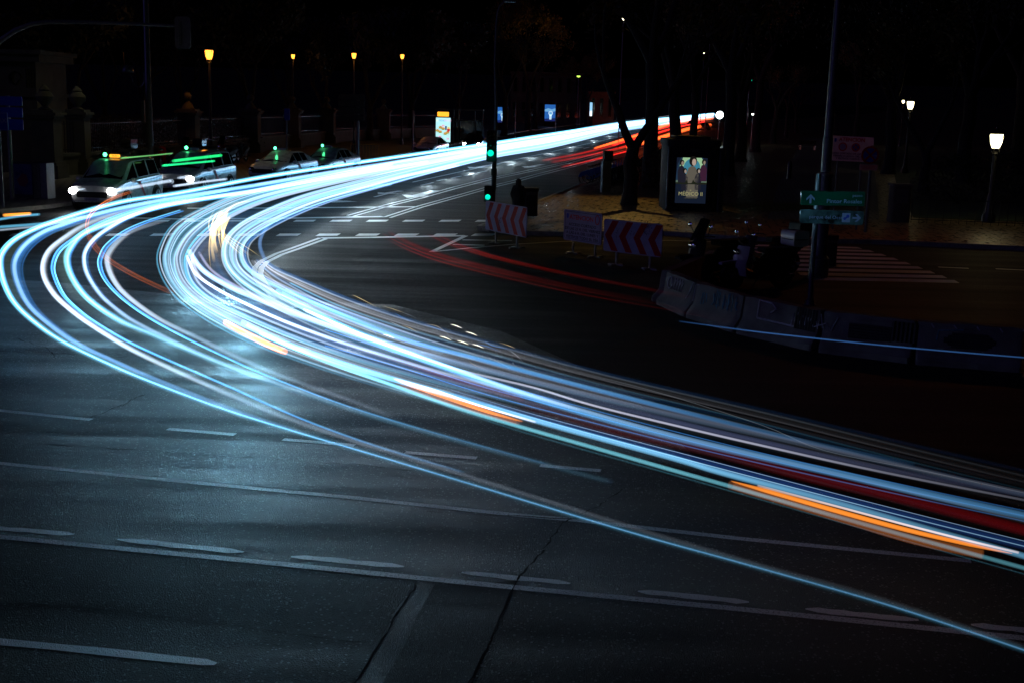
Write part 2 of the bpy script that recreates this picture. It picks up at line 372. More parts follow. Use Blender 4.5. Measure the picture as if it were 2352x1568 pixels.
M['dots'] = glow_mat('pulsed light trail', 0.8, True)
def lit(name, col, s): return mat(name, tuple(min(1, c) for c in col), 0.5, emit=s, ecol=col)
M['l_orange'] = lit('sodium glass', (1.0, 0.36, 0.04), 3.0)
M['l_warm'] = lit('warm lamp glass', (1.0, 0.88, 0.5), 6)
M['l_white'] = lit('white headlight glass', (0.95, 0.98, 1.0), 25)
M['l_green'] = lit('green taxi lamp', (0.08, 1.0, 0.35), 6.0)
M['l_cyan'] = lit('green signal lens', (0.0, 0.85, 0.55), 1.0)
M['l_amber'] = lit('amber display', (1.0, 0.42, 0.03), 1.6)
M['l_amber2'] = lit('amber indicator', (1.0, 0.3, 0.02), 4)
M['l_red'] = lit('red lamp', (1.0, 0.02, 0.02), 1.5)
M['l_blue'] = lit('blue lamp', (0.05, 0.12, 1.0), 2.5)

M['notice'] = mat('white sheet tinted by pink light', (0.72, 0.60, 0.64), 0.4, noise=0.1, nscale=4)  # white notice sheet, the pinkish light on it put into the colour
M['kiosk'] = mat('matt dark kiosk panel', (0.012, 0.012, 0.02), 0.75, spec=0.2, noise=0.2, nscale=3)

# ================================================================== SETTING
def interp(tab, Y):
    for (y0, x0), (y1, x1) in zip(tab, tab[1:]):
        if Y <= y1: return x0 + (x1 - x0) * (Y - y0) / (y1 - y0)
    (y0, x0), (y1, x1) = tab[-2:]
    return x0 + (x1 - x0) * (Y - y0) / (y1 - y0)
def tab(pxs):
    return sorted((q.y, q.x) for q in (W(*p) for p in pxs))
KL = [(30, -22.5), (37, -19.5)] + tab([(0, 494), (167, 473), (500, 424), (830, 375), (1040, 335), (1176, 307), (1322, 287), (1430, 276), (1560, 266)])
KR = tab([(1235, 470), (1330, 430), (1420, 388), (1540, 332), (1610, 300), (1650, 282)])
KR = KR + [(KR[-1][0] + 150, KR[-1][1] + 70)]
def kl(Y): return interp(KL, Y)
def kr(Y): return interp(KR, Y)
def strip(name, fa, fb, Ys, z, mt, th=0.0, lab=None):
    mb = MB(); n = len(Ys)
    A = [(fa(y), y, gz(y) + z) for y in Ys]; B = [(fb(y), y, gz(y) + z) for y in Ys]
    mb.add(A + B, [(i, i+1, n+i+1, n+i) for i in range(n - 1)])
    if th:
        for P_ in (A, B):
            mb.add(P_ + [(a, b, c - th) for a, b, c in P_], [(i, i+1, n+i+1, n+i) for i in range(n - 1)])
        for i in (0, n - 1): mb.quad(A[i], B[i], (*B[i][:2], B[i][2] - th), (*A[i][:2], A[i][2] - th))
    o = mb.build(name, mt); return tag(o, kind='structure')
def poly(name, pts, z, mt, th=0.0):
    mb = MB(); n = len(pts)
    if th: mb.prism([(p[0], p[1]) for p in pts], th, (0, 0, z - th / 2))
    else: mb.add([(p[0], p[1], z) for p in pts], [list(range(n))])
    return tag(mb.build(name, mt), kind='structure')
far = [75, 90, 110, 140, 180, 210, 240, 280, 320, 380, 450, 560, 700]
strip('ground', lambda y: -700, lambda y: 700, [-40, 75] + far[1:] + [1200], -0.05, M['ground'])
poly('road', [(-90, -20), (90, -20), (90, 75), (-90, 75)], 0.0, M['road'])
strip('road', kl, kr, far, 0.0, M['road'])
near = [37.0, 39.5, 43, 48, 55, 63, 75]
strip('pavement', lambda y: kl(y) - 70, lambda y: kl(y) - 0.14, near + far[1:], 0.13, M['slabs'], 0.18)
strip('kerb', lambda y: kl(y) - 0.14, kl, near + far[1:], 0.14, M['kerb'], 0.2)
PB = [(1100, 529), (1200, 541), (1296, 543), (1524, 541), (1700, 553), (1850, 559), (2000, 561), (2100, 565), (2352, 577), (2600, 588)]
pw_ = [W(*p) for p in PB]
kp = [p for p in KR if p[0] < 75]
plz = [(q.x, q.y) for q in pw_] + [(90, pw_[-1].y), (90, 75), (kr(75), 75)] + [(x, y) for y, x in kp[::-1]] + [(W(1168, 505).x, W(1168, 505).y)]
poly('pavement', plz, 0.13, M['plaza'], 0.17)
strip('pavement', kr, lambda y: 90 + max(0, y - 75), far, 0.13, M['plaza'], 0.17)
mb = MB()                                                     # kerb stones along the plaza edge
edge = [(q.x, q.y) for q in pw_]
left_edge = [(x, y) for y, x in kp] ; left_edge = [(W(1168, 505).x, W(1168, 505).y)] + left_edge
for path in (edge, [edge[0]] + left_edge):
    for a, b in zip(path, path[1:]):
        a = Vector((*a, 0)); b = Vector((*b, 0)); d = (b - a).normalized(); L = (b - a).length
        k = 0.0
        while k < L - 0.1:
            e = min(k + 1.0, L)
            c = a + d * (k + e) / 2
            mb.box((0, 0, 0), (e - k - 0.012, 0.16, 0.2), RZ(math.atan2(d.y, d.x), (c.x, c.y, 0.045)))
            k = e
tag(mb.build('kerb', M['kerb']), kind='structure')
# coarse old asphalt, one sheet above the smooth road, and the patch cut into it
old = [W(-60, 636), W(120, 648), W(400, 677), W(640, 690), W(900, 700), W(1150, 760), W(1420, 880), W(1640, 1090), W(2000, 1200), W(2550, 1360), W(2600, 1640), W(-200, 1640)]
poly('road', old, 0.0008, M['road_old'])
dk_ = [W(-200, 1218), W(0, 1231), (W(600, 1289)), W(1150, 1343), W(1450, 1374), W(1700, 1398), W(2200, 1449), W(2560, 1486), W(2600, 1640), W(-200, 1640)]
poly('road', dk_, 0.0014, M['road_dark'])
pt = [W(962, 1336), W(1080, 1345), W(1190, 1330), W(1150, 1420), W(1110, 1500), W(1070, 1600), W(790, 1600), W(870, 1480), W(910, 1410)]
poly('asphalt_patch', pt, 0.0019, M['patch'])
pe_ = [W(962, 1336), W(1000, 1340), W(955, 1420), W(930, 1480), W(860, 1600), W(795, 1600), W(850, 1510), W(885, 1450), W(905, 1405)]
poly('asphalt_patch', pe_, 0.0022, M['patch_edge'])
def jag(a, b, n, amp):
    out = []
    for i in range(n + 1):
        t = i / n; out.append((a[0] + (b[0] - a[0]) * t + random.uniform(-amp, amp), a[1] + (b[1] - a[1]) * t + random.uniform(-amp, amp) * 0.6))
    return out
def ribbon(mb, pts, wd, z=0.008, mi=0, taper=False):
    pts = [Vector((p[0], p[1], 0)) for p in pts]; n = len(pts); vv = []
    for i, p in enumerate(pts):
        t = (pts[min(i+1, n-1)] - pts[max(i-1, 0)]).normalized(); s = Vector((-t.y, t.x, 0))
        w_ = (wd[i] if isinstance(wd, list) else wd) / 2
        zz = gz(p.y) + z
        vv += [(p.x + s.x*w_, p.y + s.y*w_, zz), (p.x - s.x*w_, p.y - s.y*w_, zz)]
    mb.add(vv, [(2*i, 2*i+1, 2*i+3, 2*i+2) for i in range(n - 1)], mi)
mb = MB()
for seg, n in (([(1430, 1125), (1370, 1165), (1290, 1200), (1250, 1260), (1190, 1330), (1120, 1490), (1060, 1600)], 9),
               ([(0, 806), (180, 812), (320, 812)], 10), ([(470, 862), (640, 860), (840, 878), (1000, 884)], 12),
               ([(210, 960), (280, 930), (330, 905)], 8), ([(955, 1345), (900, 1430), (800, 1590)], 9),
               ([(40, 778), (110, 800), (130, 820), (300, 820)], 7), ([(10, 1380), (300, 1405), (560, 1440), (830, 1475)], 12),
               ([(980, 1175), (1330, 1192)], 5), ([(100, 1020), (500, 1045), (840, 1068), (1100, 1098)], 14)):
    for a, b in zip(seg, seg[1:]):
        pj = jag(a, b, n, 3.5)
        ww = [W(*p) for p in pj]
        ribbon(mb, ww, [random.uniform(0.004, 0.024) for _ in ww], 0.0030)
tag(mb.build('road_crack', M['crack']), kind='structure')

# ---- painted markings (ground positions measured on the photo)
def wl(pxs, sub=1): return [W(*p) for p in pxs]
mk = MB(); wn = MB(); ol = MB()
def line(mb_, pxs, wd, z=0.0014): ribbon(mb_, wl(pxs), wd, z)
line(mk, [(430, 479), (560, 479), (685, 478), (957, 475.5)], 0.42)
line(mk, [(290, 501), (410, 503.5), (614, 502.5), (880, 498)], 0.42)
line(mk, [(739, 547.5), (900, 545), (1070, 542)], 0.34)
line(mk, [(1070, 542), (992, 579)], 0.16); line(mk, [(992, 579), (1080, 570), (1176, 562)], 0.12)
line(wn, [(1062, 551.6), (1120, 552.5), (1176, 553.4)], 0.2); line(mk, [(1040, 562), (1113, 564)], 0.2)
x = 676.6 - 84 * 8
while x < 1110:
    if x > 300:
        mk.add([W(x, 510, .0014), W(x + 47, 509.6, .0014), W(x + 54, 505.4, .0014), W(x + 8, 505.6, .0014)], [(0, 1, 2, 3)])
    x += 83.5
for x in [20, 241, 343, 451, 541, 633, 724, 815, 904.5, 993, 1081]:
    mk.add([W(x, 542.5, .0014), W(x + 50, 542, .0014), W(x + 59, 537, .0014), W(x + 10, 537, .0014)], [(0, 1, 2, 3)])
D1 = [(798, 495.7), (885, 471), (960, 453), (1036.5, 431.6), (1113, 412), (1176, 399.6), (1299, 373), (1417, 340), (1535, 310), (1591, 297)]
D2 = [(883, 499), (960, 474), (1049, 449.6), (1126, 428), (1176, 416), (1227, 402), (1318, 379), (1417, 350), (1535, 319)]
for D in (D1, D2):
    line(mk, D, 0.11); line(mk, [(a + 12 + (1100 - a) * .004, b + 1.8) for a, b in D], 0.11)
CU = [(735, 547), (672, 570), (634, 583), (600, 600), (586, 614), (584, 630), (596, 652), (625, 680), (665, 705)]
line(mk, CU, 0.13); line(mk, [(a + 14, b + 2) for a, b in CU], 0.13)
for a, b in [((967, 426.5), (995, 420)), ((1003, 416), (1026, 412)), ((1036.5, 410), (1059.6, 405)), ((1067, 404), (1089, 399)), ((1097, 397.6), (1118.5, 393)),
             ((1214.5, 370), (1231, 367)), ((1263, 360), (1277, 356.5)), ((1305.5, 350.5), (1318, 347.5)), ((1340, 342), (1353, 339)), ((860, 453), (905, 442)), ((1166, 380.5), (1185, 376))]:
    line(mk, [a, b], 0.13)
def arrow(mb_, tip, tail, w_=0.16, hw=0.5, hl=1.1):
    a = W(*tip); b = W(*tail); d = (a - b).normalized(); s = Vector((-d.y, d.x, 0)); z = Vector((0, 0, .0014))
    e = a - d * hl
    mb_.add([e + s*w_ + z, e - s*w_ + z, b - s*w_ + z, b + s*w_ + z], [(0, 1, 2, 3)])
    mb_.add([a + z, e + s*hw + z, e - s*hw + z], [(0, 1, 2)])
arrow(mk, (935, 455), (1003, 438), 0.22, 0.7, 1.6); arrow(wn, (868, 447), (921, 439)); arrow(mk, (1205, 386), (1247, 378), 0.2, .7, 2)
arrow(mk, (1078, 388), (1145, 377), .2, .7, 2); arrow(wn, (760, 466), (800, 462))
line(mk, [(948, 419), (1040, 399), (1138, 378), (1263, 350), (1417, 316), (1500, 298)], 0.12)  # thin light streak along the avenue, drawn as a painted line
# foreground lines
line(wn, [(-80, 1056), (0, 1063), (400, 1103), (800, 1141), (1200, 1183), (1330, 1194), (1700, 1236), (2230, 1287)], 0.10, .0016)
for a, b in [((-40, 938), (210, 963)), ((385, 984), (540, 997)), ((650, 1008), (815, 1022)), ((930, 1038), (1095, 1051)), ((1240, 1068), (1380, 1080))]:
    line(wn, [a, b], 0.11, .0016)
for a, b in [((-60, 1208), (170, 1226)), ((270, 1238), (560, 1267)), ((668, 1277), (928, 1300)), ((1060, 1314), (1310, 1339)), ((1465, 1357), (1720, 1382)), ((1850, 1398), (2110, 1424)), ((2230, 1434), (2500, 1462))]:
    n_ = 9; ps_ = [(a[0] + (b[0] - a[0]) * k / n_, a[1] + (b[1] - a[1]) * k / n_ + random.uniform(-.8, .8)) for k in range(n_ + 1)]
    ribbon(ol, wl(ps_), [.03] + [random.uniform(.085, .12) for _ in range(n_ - 1)] + [.03], .0026)
line(wn, [(-60, 1226), (0, 1232), (600, 1290), (1150, 1345), (1700, 1398), (2200, 1449), (2500, 1480)], 0.10, .0026)
ribbon(ol, wl([(-80, 1464), (0, 1473), (120, 1484), (250, 1497), (380, 1511), (470, 1520), (496, 1524)]), [.1, .11, .1, .12, .11, .1, .04], .0026)
# slip road: zebra stripes and dashes
for i in range(9):
    t = i / 8
    yl = 563 + 8 * t + 70 * t * t * .0 + (t ** 1.15) * 69
    xl, xr = 1692 + 160 * t, 1969 + 223 * t
    mk.add([W(xl, yl - 2.2 - 1.2 * t, .0014), W(xr, yl + 7 - 2.2 - 1.2 * t, .0014), W(xr + 12, yl + 7 + 2 + 1.5 * t, .0014), W(xl + 6, yl + 2 + 1.5 * t, .0014)], [(0, 1, 2, 3)])
line(mk, [(1176, 562), (1296, 555), (1524, 552.6), (1700, 558)], 0.1)
line(mk, [(2155, 614), (2225, 617)], 0.14); line(mk, [(2287, 618), (2420, 624)], 0.14)
tag(mk.build('road_marking', M['paint']), kind='structure'); tag(ol.build('road_marking', M['paint_old']), kind='structure'); tag(wn.build('road_marking', M['paint_worn']), kind='structure')
# footpath between the tree rows, lawns
poly('path', [W(p[0], p[1], .13) for p in [(1762, 505), (1790, 420), (1835, 335), (1868, 296), (1975, 298), (1990, 330), (2010, 400), (2020, 505)]], 0.136, M['slabs'])
g1 = poly('grass', [W(p[0], p[1], .13) for p in [(2098, 500), (2260, 508), (2430, 512), (2430, 420), (2150, 340), (2060, 300), (2040, 330), (2060, 430)]], 0.15, M['grass'], 0.1)
g1['kind'] = 'structure'; g1.name = 'lawn'

# ================================================================== LEFT: gatehouse, railings, park wall
def P0(px, py, Y=None, h=0.0):
    return W(px, py, h) if Y is None else at(px, py, Y)
def base_of(px, py, h=0.13): q = W(px, py, h); return Vector((q.x, q.y, h))
# gatehouse: cornice, panelled wall, plinth
gb = base_of(-30, 400); rt = base_of(100, 398)
gY = rt.y
def X_at(px, Y, h=1.0):
    lo, hi = -80, 80
    for _ in range(50):
        mid = (lo + hi) / 2
        if proj((mid, Y, h))[0] < px: lo = mid
        else: hi = mid
    return lo
gh = thing('gatehouse', 'pale stone gatehouse with projecting cornice at the left edge', 'building', (X_at(20, gY), gY + 2, 0.13))
topz = hat((rt.x, gY), 122) - .13
hw = (X_at(84, gY, 4) - X_at(20, gY)); hw = abs(hw)
cx = 0
b_ = MB(); wdt = 2 * hw + 4
x0, x1 = hw - wdt, hw
b_.box(((x0 + x1) / 2, 0, topz / 2 - .2), (wdt, 4, topz - .4)); b_.box(((x0 + x1) / 2, -0.0, .45), (wdt + .3, 4.3, .9))
b_.build('wall', M['stone'], gh)
b_ = MB(); b_.box(((x0 + x1) / 2, 0, topz - .25), (wdt + .6, 4.6, .35)); b_.box(((x0 + x1) / 2, 0, topz + .02), (wdt + .9, 4.9, .2)); b_.build('cornice', M['stone'], gh); b_ = MB(); b_.box(((x0 + x1) / 2, 0, topz - 2.0), (wdt + .25, 4.25, .18)); b_.build('string_course', M['stone'], gh)
b_ = MB()
for k in range(3): b_.tube([(x1 - 1.0 + .3 * math.cos(a) * (1 - .2 * k), -2.03, topz - 1.2 + .3 * math.sin(a)) for a in [j * .5 + k for j in range(9)]], .025, 5)
for k in range(4): b_.box((x1 - .45 + .13 * k, -2.02, topz - 1.2), (.03, .04, .9))
b_.build('ironwork_ornament', M['black'], gh)
# park wall with low plinth, rising toward the shelter; pillars and railings
WALLPX = [(100, 339), (190, 332), (420, 319), (620, 306), (830, 292), (1000, 282)]   # where its foot meets the pavement
wp = []
for px, py in WALLPX:
    pass
def wall_pt(px, Y): return Vector((X_at(px, Y, 1.0), Y, .13))
WL = [(95, 57.0), (190, 60), (330, 68), (480, 80), (600, 92), (752, 112), (880, 128), (1000, 140)]
WP = [wall_pt(*p) for p in WL]
pw = thing('park_wall', 'long low stone wall carrying the park railings behind the taxis', 'wall', WP[0])
b_ = MB(); c_ = MB()
for a, b in zip(WP, WP[1:]):
    a2, b2 = a - WP[0], b - WP[0]; d = (b2 - a2); L = d.length; ang = math.atan2(d.y, d.x); c = (a2 + b2) / 2
    b_.box((0, 0, 0), (L, .5, .9), RZ(ang, (c.x, c.y, .45))); c_.box((0, 0, 0), (L + .02, .62, .14), RZ(ang, (c.x, c.y, .97)))
b_.build('wall', M['stone'], pw); c_.build('coping', M['stone2'], pw)
bars = MB(); 
for a, b in zip(WP, WP[1:]):
    a2, b2 = a - WP[0], b - WP[0]; d = (b2 - a2); L = d.length; n = int(L / .22)
    for k in range(1, n):
        q = a2 + d * (k / n); bars.box((q.x, q.y, 1.04 + .75), (.03, .03, 1.5))
    ang = math.atan2(d.y, d.x)
    for h in (1.2, 2.4): bars.box((0, 0, 0), (L, .04, .05), RZ(ang, ((a2.x + b2.x) / 2, (a2.y + b2.y) / 2, h)))
bars.build('railing', M['black'], pw)
def pillar(p, s, top, lab, dark=False):
    t = thing('stone_pillar', lab, 'pillar', p, 0, 'stone pillars along the park railings')
    mm = M['stone']
    b = MB(); b.box((0, 0, .3), (1.25*s, 1.25*s, .6)); b.box((0, 0, .66), (1.1*s, 1.1*s, .14)); b.box((0, 0, 1.7), (.92*s, .92*s, 2.0)); b.build('shaft', mm, t)
    b = MB(); b.box((0, 0, 2.77), (1.1*s, 1.1*s, .16)); b.box((0, 0, 2.9), (1.25*s, 1.25*s, .12)); b.box((0, 0, 3.02), (.95*s, .95*s, .12)); b.build('capital', mm, t)
    b = MB()
    if top == 'urn':
        b.lathe([(.22, 3.06), (.3, 3.12), (.12, 3.22), (.2, 3.34), (.36, 3.5), (.4, 3.68), (.3, 3.84), (.22, 3.92), (.25, 3.97), (.14, 4.1), (.05, 4.2)], n=14)
        b.build('urn', mm, t)
    else:
        b.lathe([(.42, 3.06), (.3, 3.3), (.13, 3.5), (.12, 3.58)], n=14); b.ball((0, 0, 3.82), .27, 10); b.build('ball_finial', mm, t)
    t.scale = (1, 1, 1); return t
pillar(wall_pt(109, 56.3), 1.15, 'urn', 'pale stone pillar with an urn, nearest to the gatehouse')
pillar(wall_pt(183, 59.8), .95, 'urn', 'stone pillar with an urn, second from the gatehouse')
pillar(wall_pt(577, 88.5), 1.3, 'ball', 'orange-lit pillar with a ball finial above the third taxi')
pillar(wall_pt(434, 76), 1.2, 'ball', 'dark pillar with a ball finial between the tall mast and the orange lamp')
pillar(wall_pt(752, 111), 1.4, 'ball', 'pillar with a ball finial left of the big grey direction board')
pillar(wall_pt(881, 127), 1.4, 'ball', 'faint pillar with a ball finial right of the big grey direction board')
pillar(wall_pt(672, 100), 1.3, 'ball', 'pillar with a ball finial under the half-hidden orange lamp')

# ================================================================== SIGNALS, MASTS, LAMPS
def lantern(name, lab, base, h, col, power, lmat, s=1.0, light=True, group=None):
    t = thing(name, lab, 'street lamp', base, 0, group)
    b = MB(); b.lathe([(.24*s, 0), (.24*s, .25), (.15*s, .4), (.13*s, .9), (.085*s, 1.1), (.07*s, h - .75*s), (.12*s, h - .7*s), (.05*s, h - .62*s)], n=12)
    b.build('post', M['black'], t)
    b = MB()
    for k in range(4):
        a = PI / 4 + k * PI / 2; c, d = math.cos(a), math.sin(a)
        b.tube([(0, 0, h - .7*s), (.16*s*c, .16*s*d, h - .62*s), (.11*s*c, .11*s*d, h - .5*s)], .014*s, 5)
        b.tube([(.125*s*c, .125*s*d, h - .5*s), (.25*s*c, .25*s*d, h - .02*s)], .012*s, 5)
    b.lathe([(.14*s, h - .53*s), (.14*s, h - .49*s)], n=4); b.build('bracket', M['black'], t)
    b = MB(); b.lathe([(.13*s, h - .5*s), (.2*s, h - .3*s), (.235*s, h - .05*s), (.22*s, h)], n=12); b.build('glass', lmat, t)
    b = MB(); b.lathe([(.28*s, h + .0), (.25*s, h + .05*s), (.12*s, h + .16*s), (.05*s, h + .2*s), (.05*s, h + .26*s), (.01, h + .3*s)], n=12); b.build('cap', M['black'], t)
    if light:
        ld = bpy.data.lights.new('lamp_light', 'POINT'); ld.energy = power; ld.color = col; ld.shadow_soft_size = .35 * s
        lo = bpy.data.objects.new('lamp_light', ld); C.objects.link(lo); lo.parent = t; lo.location = (0, 0, h - .25*s)
        for ch in t.children:
            if ch.name.startswith('glass') : ch.visible_shadow = True
    return t
ORG = (1.0, 0.36, 0.05); YEL = (1.0, 0.84, 0.42)
def lamp_px(px, pytop, Y, z0, **k):
    q = at(px, pytop, Y); return Vector((q.x, q.y, z0)), q.z - z0
def glass_lit(t, energy, col, s, h):
    pass
b, h = lamp_px(480, 116, 75, .13); lantern('park_lamp', 'bright orange park lamp, the largest of the orange lights', b, h, ORG, 90, M['l_orange'], 1.1, False)
b, h = lamp_px(673, 126, 118, .13); lantern('park_lamp', 'small orange park lamp half hidden by twigs, right of the brightest one', b, h, ORG, 60, M['l_orange'], .75, False)
b, h = lamp_px(813, 123, 92, .13); lantern('park_lamp', 'orange park lamp above the grey direction board', b, h, ORG, 60, M['l_orange'], .75, False)
b, h = lamp_px(924, 126, 112, .13); lantern('park_lamp', 'rightmost orange park lamp, speckled by leaves', b, h, ORG, 60, M['l_orange'], .75, False)
b, h = lamp_px(284, 113, 190, .13); lantern('park_lamp', 'tiny far orange lamp left of the tall mast', b, h, ORG, 60, M['l_orange'], .6, False)
b, h = lamp_px(2290, 309, 45.5, .13); lantern('park_lamp', 'near warm white lantern on a dark post at the right edge', b, h, YEL, 60, M['l_warm'], 1.02, False)
b, h = lamp_px(2092, 234, 82, .13); lantern('park_lamp', 'farther warm white lantern behind the traffic notice', b, h, YEL, 60, M['l_warm'], 1.0, False)
b, h = lamp_px(2075, 231, 150, .13); lantern('park_lamp', 'tiny warm lantern just left of the farther warm lamp', b, h, YEL, 60, M['l_warm'], .7, False)
def spot(name, loc, target, energy, col, size=60, blend=.6, r=.05):
    ld = bpy.data.lights.new(name, 'SPOT'); ld.energy = energy; ld.color = col; ld.spot_size = math.radians(size); ld.spot_blend = blend; ld.shadow_soft_size = r
    o = bpy.data.objects.new(name, ld); C.objects.link(o); o.location = loc
    o.rotation_euler = (Vector(target) - Vector(loc)).to_track_quat('-Z', 'Y').to_euler(); return o

# tall left mast with side arm and globe lamp
mb_base = base_of(346, 386)
t = thing('lamp_mast', 'tall blue-rimmed grey mast with a side arm lamp behind the first taxi', 'mast', mb_base)
hj = hat(mb_base, 246) - .13; ha = hat(mb_base, 178) - .13; H = 13.0
b = MB(); b.lathe([(.26, 0), (.26, .25), (.20, .3), (.185, hj), (.17, hj + .05), (.13, H)], n=16); b.build('pole', M['galv'], t)
b = MB(); b.rbox((-.31, 0, hj - .25), (.18, .2, 1.15), .03, axis='z'); b.build('junction_box', M['steelgrey'], t)
dx = X_at(290, mb_base.y, ha) - mb_base.x
b = MB(); pts = []
for k in range(13):
    a = PI * k / 12
    pts.append((-.18 - .32 + .32 * math.cos(a) - (.0), 0, ha - .1 - .42 * math.sin(a)))
b.tube([(-.18, 0, ha + .25)] + pts + [(-.88, 0, ha + .1), (-.95, 0, ha + .25)], .035, 8); b.build('arm', M['galv'], t)
b = MB(); b.lathe([(.3, ha + .22), (.31, ha + .26), (.29, ha + .4), (.22, ha + .52), (.1, ha + .6), (.02, ha + .62)], (dx + .1, 0, 0), 16); b.build('lamp_shade', M['steelgrey'], t)
b = MB(); b.tube([(0, 0, H), (.3, -.2, H + .2), (1.6, -1.0, H + .35)], .05, 6); b.rbox((1.9, -1.2, H + .33), (.8, .35, .12), .04); b.build('luminaire', M['steelgrey'], t)

# overhead signal arm entering at the left edge
q = W(-42, 520, 0); sb = Vector((q.x, q.y, 0))
t = thing('signal_mast', 'curved overhead arm carrying a traffic signal seen from behind at top left', 'traffic signal', sb)
def rel(px, py): p = at(px, py, sb.y); return p - sb
arm = [Vector((0, 0, 0)), Vector((0, 0, 3.5))] + [rel(*p) for p in [(-36, 150), (-22, 122), (0, 94), (35, 70), (75, 55), (110, 51), (180, 51), (300, 55), (425, 61)]]
b = MB(); b.tube(arm, [.11, .1, .09, .085, .08, .075, .07, .068, .06, .05, .04], 10); b.build('arm', M['steelgrey'], t)
c = rel(421, 76); hh = rel(421, 40).z - rel(421, 114).z
b = MB(); b.rbox((c.x, c.y - .06, c.z), (.46, .03, hh), .1, axis='y', n=4); b.build('backing_board', M['steelgrey'], t)
b = MB(); b.rbox((c.x, c.y + .1, c.z), (.3, .25, hh * .86), .06, axis='y')
for k in (-1, 0, 1): b.tube([(c.x, c.y + .2, c.z + k * .3), (c.x, c.y + .45, c.z + k * .3 - .03)], .11, 12)
b.build('signal_head', M['black'], t)
b = MB()
for s in (-.12, -.07): b.box((c.x + s, c.y - .09, c.z), (.025, .03, hh * .72))
b.build('strap', M['galv'], t)

# slim mast with drooping top, traffic signal on its own post in front of it
q = at(1136, 400, 58); mb2 = Vector((q.x, q.y, 0))
t = thing('lamp_mast', 'very slim mast with a drooping tip behind the green traffic signal', 'mast', mb2)
pp = [Vector((0, 0, 0)), Vector((0, 0, 4))] + [at(x, y, 58) - mb2 for x, y in [(1137, 150), (1140, 60), (1143, 30), (1148, 15), (1158, 5)]]
b = MB(); b.tube(pp, [.1, .085, .07, .06, .055, .05, .05], 10); b.build('pole', M['galv'], t)
b = MB(); e = pp[-1]; b.rbox((e.x + .25, 0, e.z + .05), (.6, .25, .12), .04); b.build('luminaire', M['steelgrey'], t)

q = W(1131, 533, .0); tb = Vector((q.x, q.y, 0))
t = thing('traffic_signal', 'black traffic signal showing green beside the red and white chevron board', 'traffic signal', tb)
def hz(py, b=tb): return hat(b, py)
b = MB(); b.lathe([(.13, 0), (.13, .12), (.075, .2), (.07, hz(404)), (.095, hz(404) + .02), (.095, hz(388)), (.065, hz(388) + .02), (.06, hz(305))], n=14); b.build('post', M['black'], t)
z0, z1 = hz(372), hz(300); w2 = .3
b = MB(); b.rbox((-.08, -.1, (z0 + z1) / 2), (.32, .24, z1 - z0), .05, axis='y'); b.build('signal_head', M['black'], t)
lx = X_at(1129, tb.y, 2.5) - tb.x
for k, py in enumerate((312, 332, 352)):
    z = hz(py)
    b = MB(); b.lathe([(.1, -.02), (.1, .0), (.06, .03), (.001, .035)], n=16, M=ROT(PI / 2, 'X', (-.11, -.22, z))); b.build('lens', M['l_cyan'] if k == 2 else M['glass'], t)
    b = MB()
    vv = []; n = 12
    for j in range(n + 1):
        a = PI * (-.1 + 1.2 * j / n); vv += [(-.11 + .12 * math.cos(a), -.22, z + .12 * math.sin(a)), (-.11 + .12 * math.cos(a), -.42 + .1 * (1 - math.sin(max(0, a))), z + .12 * math.sin(a) - .01)]
    b.add(vv, [(2*i, 2*i+1, 2*i+3, 2*i+2) for i in range(n)]); b.build('visor', M['black'], t)
z = hz(453)
b = MB(); b.rbox((-.16, -.02, z + .1), (.24, .2, .52), .04, axis='y'); b.build('pedestrian_head', M['black'], t)
b = MB(); b.lathe([(.085, 0), (.085, .02), (.001, .03)], n=14, M=ROT(PI / 2, 'X', (-.17, -.125, z))); b.build('pedestrian_lens', M['l_cyan'], t)
ld = bpy.data.lights.new('signal_light', 'POINT'); ld.energy = 1.5; ld.color = (0, 1, .7); ld.shadow_soft_size = .1
lo = bpy.data.objects.new('signal_light', ld); C.objects.link(lo); lo.parent = t; lo.location = (-.11, -.55, hz(352))

# right lamp mast with blue rim and the street-name post in front of it
b0 = W(1879, 636, 0); b0 = Vector((b0.x, b0.y, 0))
t = thing('lamp_mast', 'tall thick blue-rimmed mast with a stepped sleeve at the right', 'mast', b0)
h1 = hat(b0, 398); h2 = hat(b0, 318); h3 = hat(b0, 594)
b = MB(); b.lathe([(.24, 0), (.24, h3), (.17, h3 + .08), (.16, h1 - .1), (.2, h1 - .08), (.2, h1), (.12, h1 + .02), (.12, h2), (.105, h2 + .02), (.08, 11.5)], n=18); b.build('pole', M['galv'], t)
b = MB(); b.tube([(0, 0, 11.5), (.5, .1, 11.9), (1.7, .5, 12.1)], .05, 6); b.rbox((2.0, .6, 12.1), (.8, .35, .14), .05); b.build('luminaire', M['steelgrey'], t)
b1 = W(1859, 700, 0); b1 = Vector((b1.x, b1.y, 0))
t = thing('street_sign', 'green and dark direction signs stacked on a slim post at the right', 'street sign', b1)
hs = hat(b1, 400)
b = MB(); b.lathe([(.09, 0), (.09, .1), (.055, .14), (.055, hs)], n=14); b.lathe([(.13, 0), (.13, .02)], n=14); b.build('post', M['galv'], t)
def sign_frame(pxl, pxr, pyt, pyb, bpos, yo=-.09):
    zt, zb = hat(bpos, pyt), hat(bpos, pyb)
    xl = X_at(pxl, bpos.y, zt) - bpos.x; xr = X_at(pxr, bpos.y, zt) - bpos.x
    return (xl + xr) / 2, (zt + zb) / 2, xr - xl, zt - zb, yo
cx, cz, sw, sh, yo = sign_frame(1838, 1984, 454 - 16, 454 + 17, b1)
tilt = Matrix.Translation((cx, yo, cz)) @ Matrix.Rotation(math.radians(-.6), 4, 'Y')
b = MB(); b.rbox((0, 0, 0), (sw, .05, sh), .03, M=tilt, axis='y'); g = b.build('direction_panel', M['green'], t); g['label'] = 'green panel reading paseo Pintor Rosales'
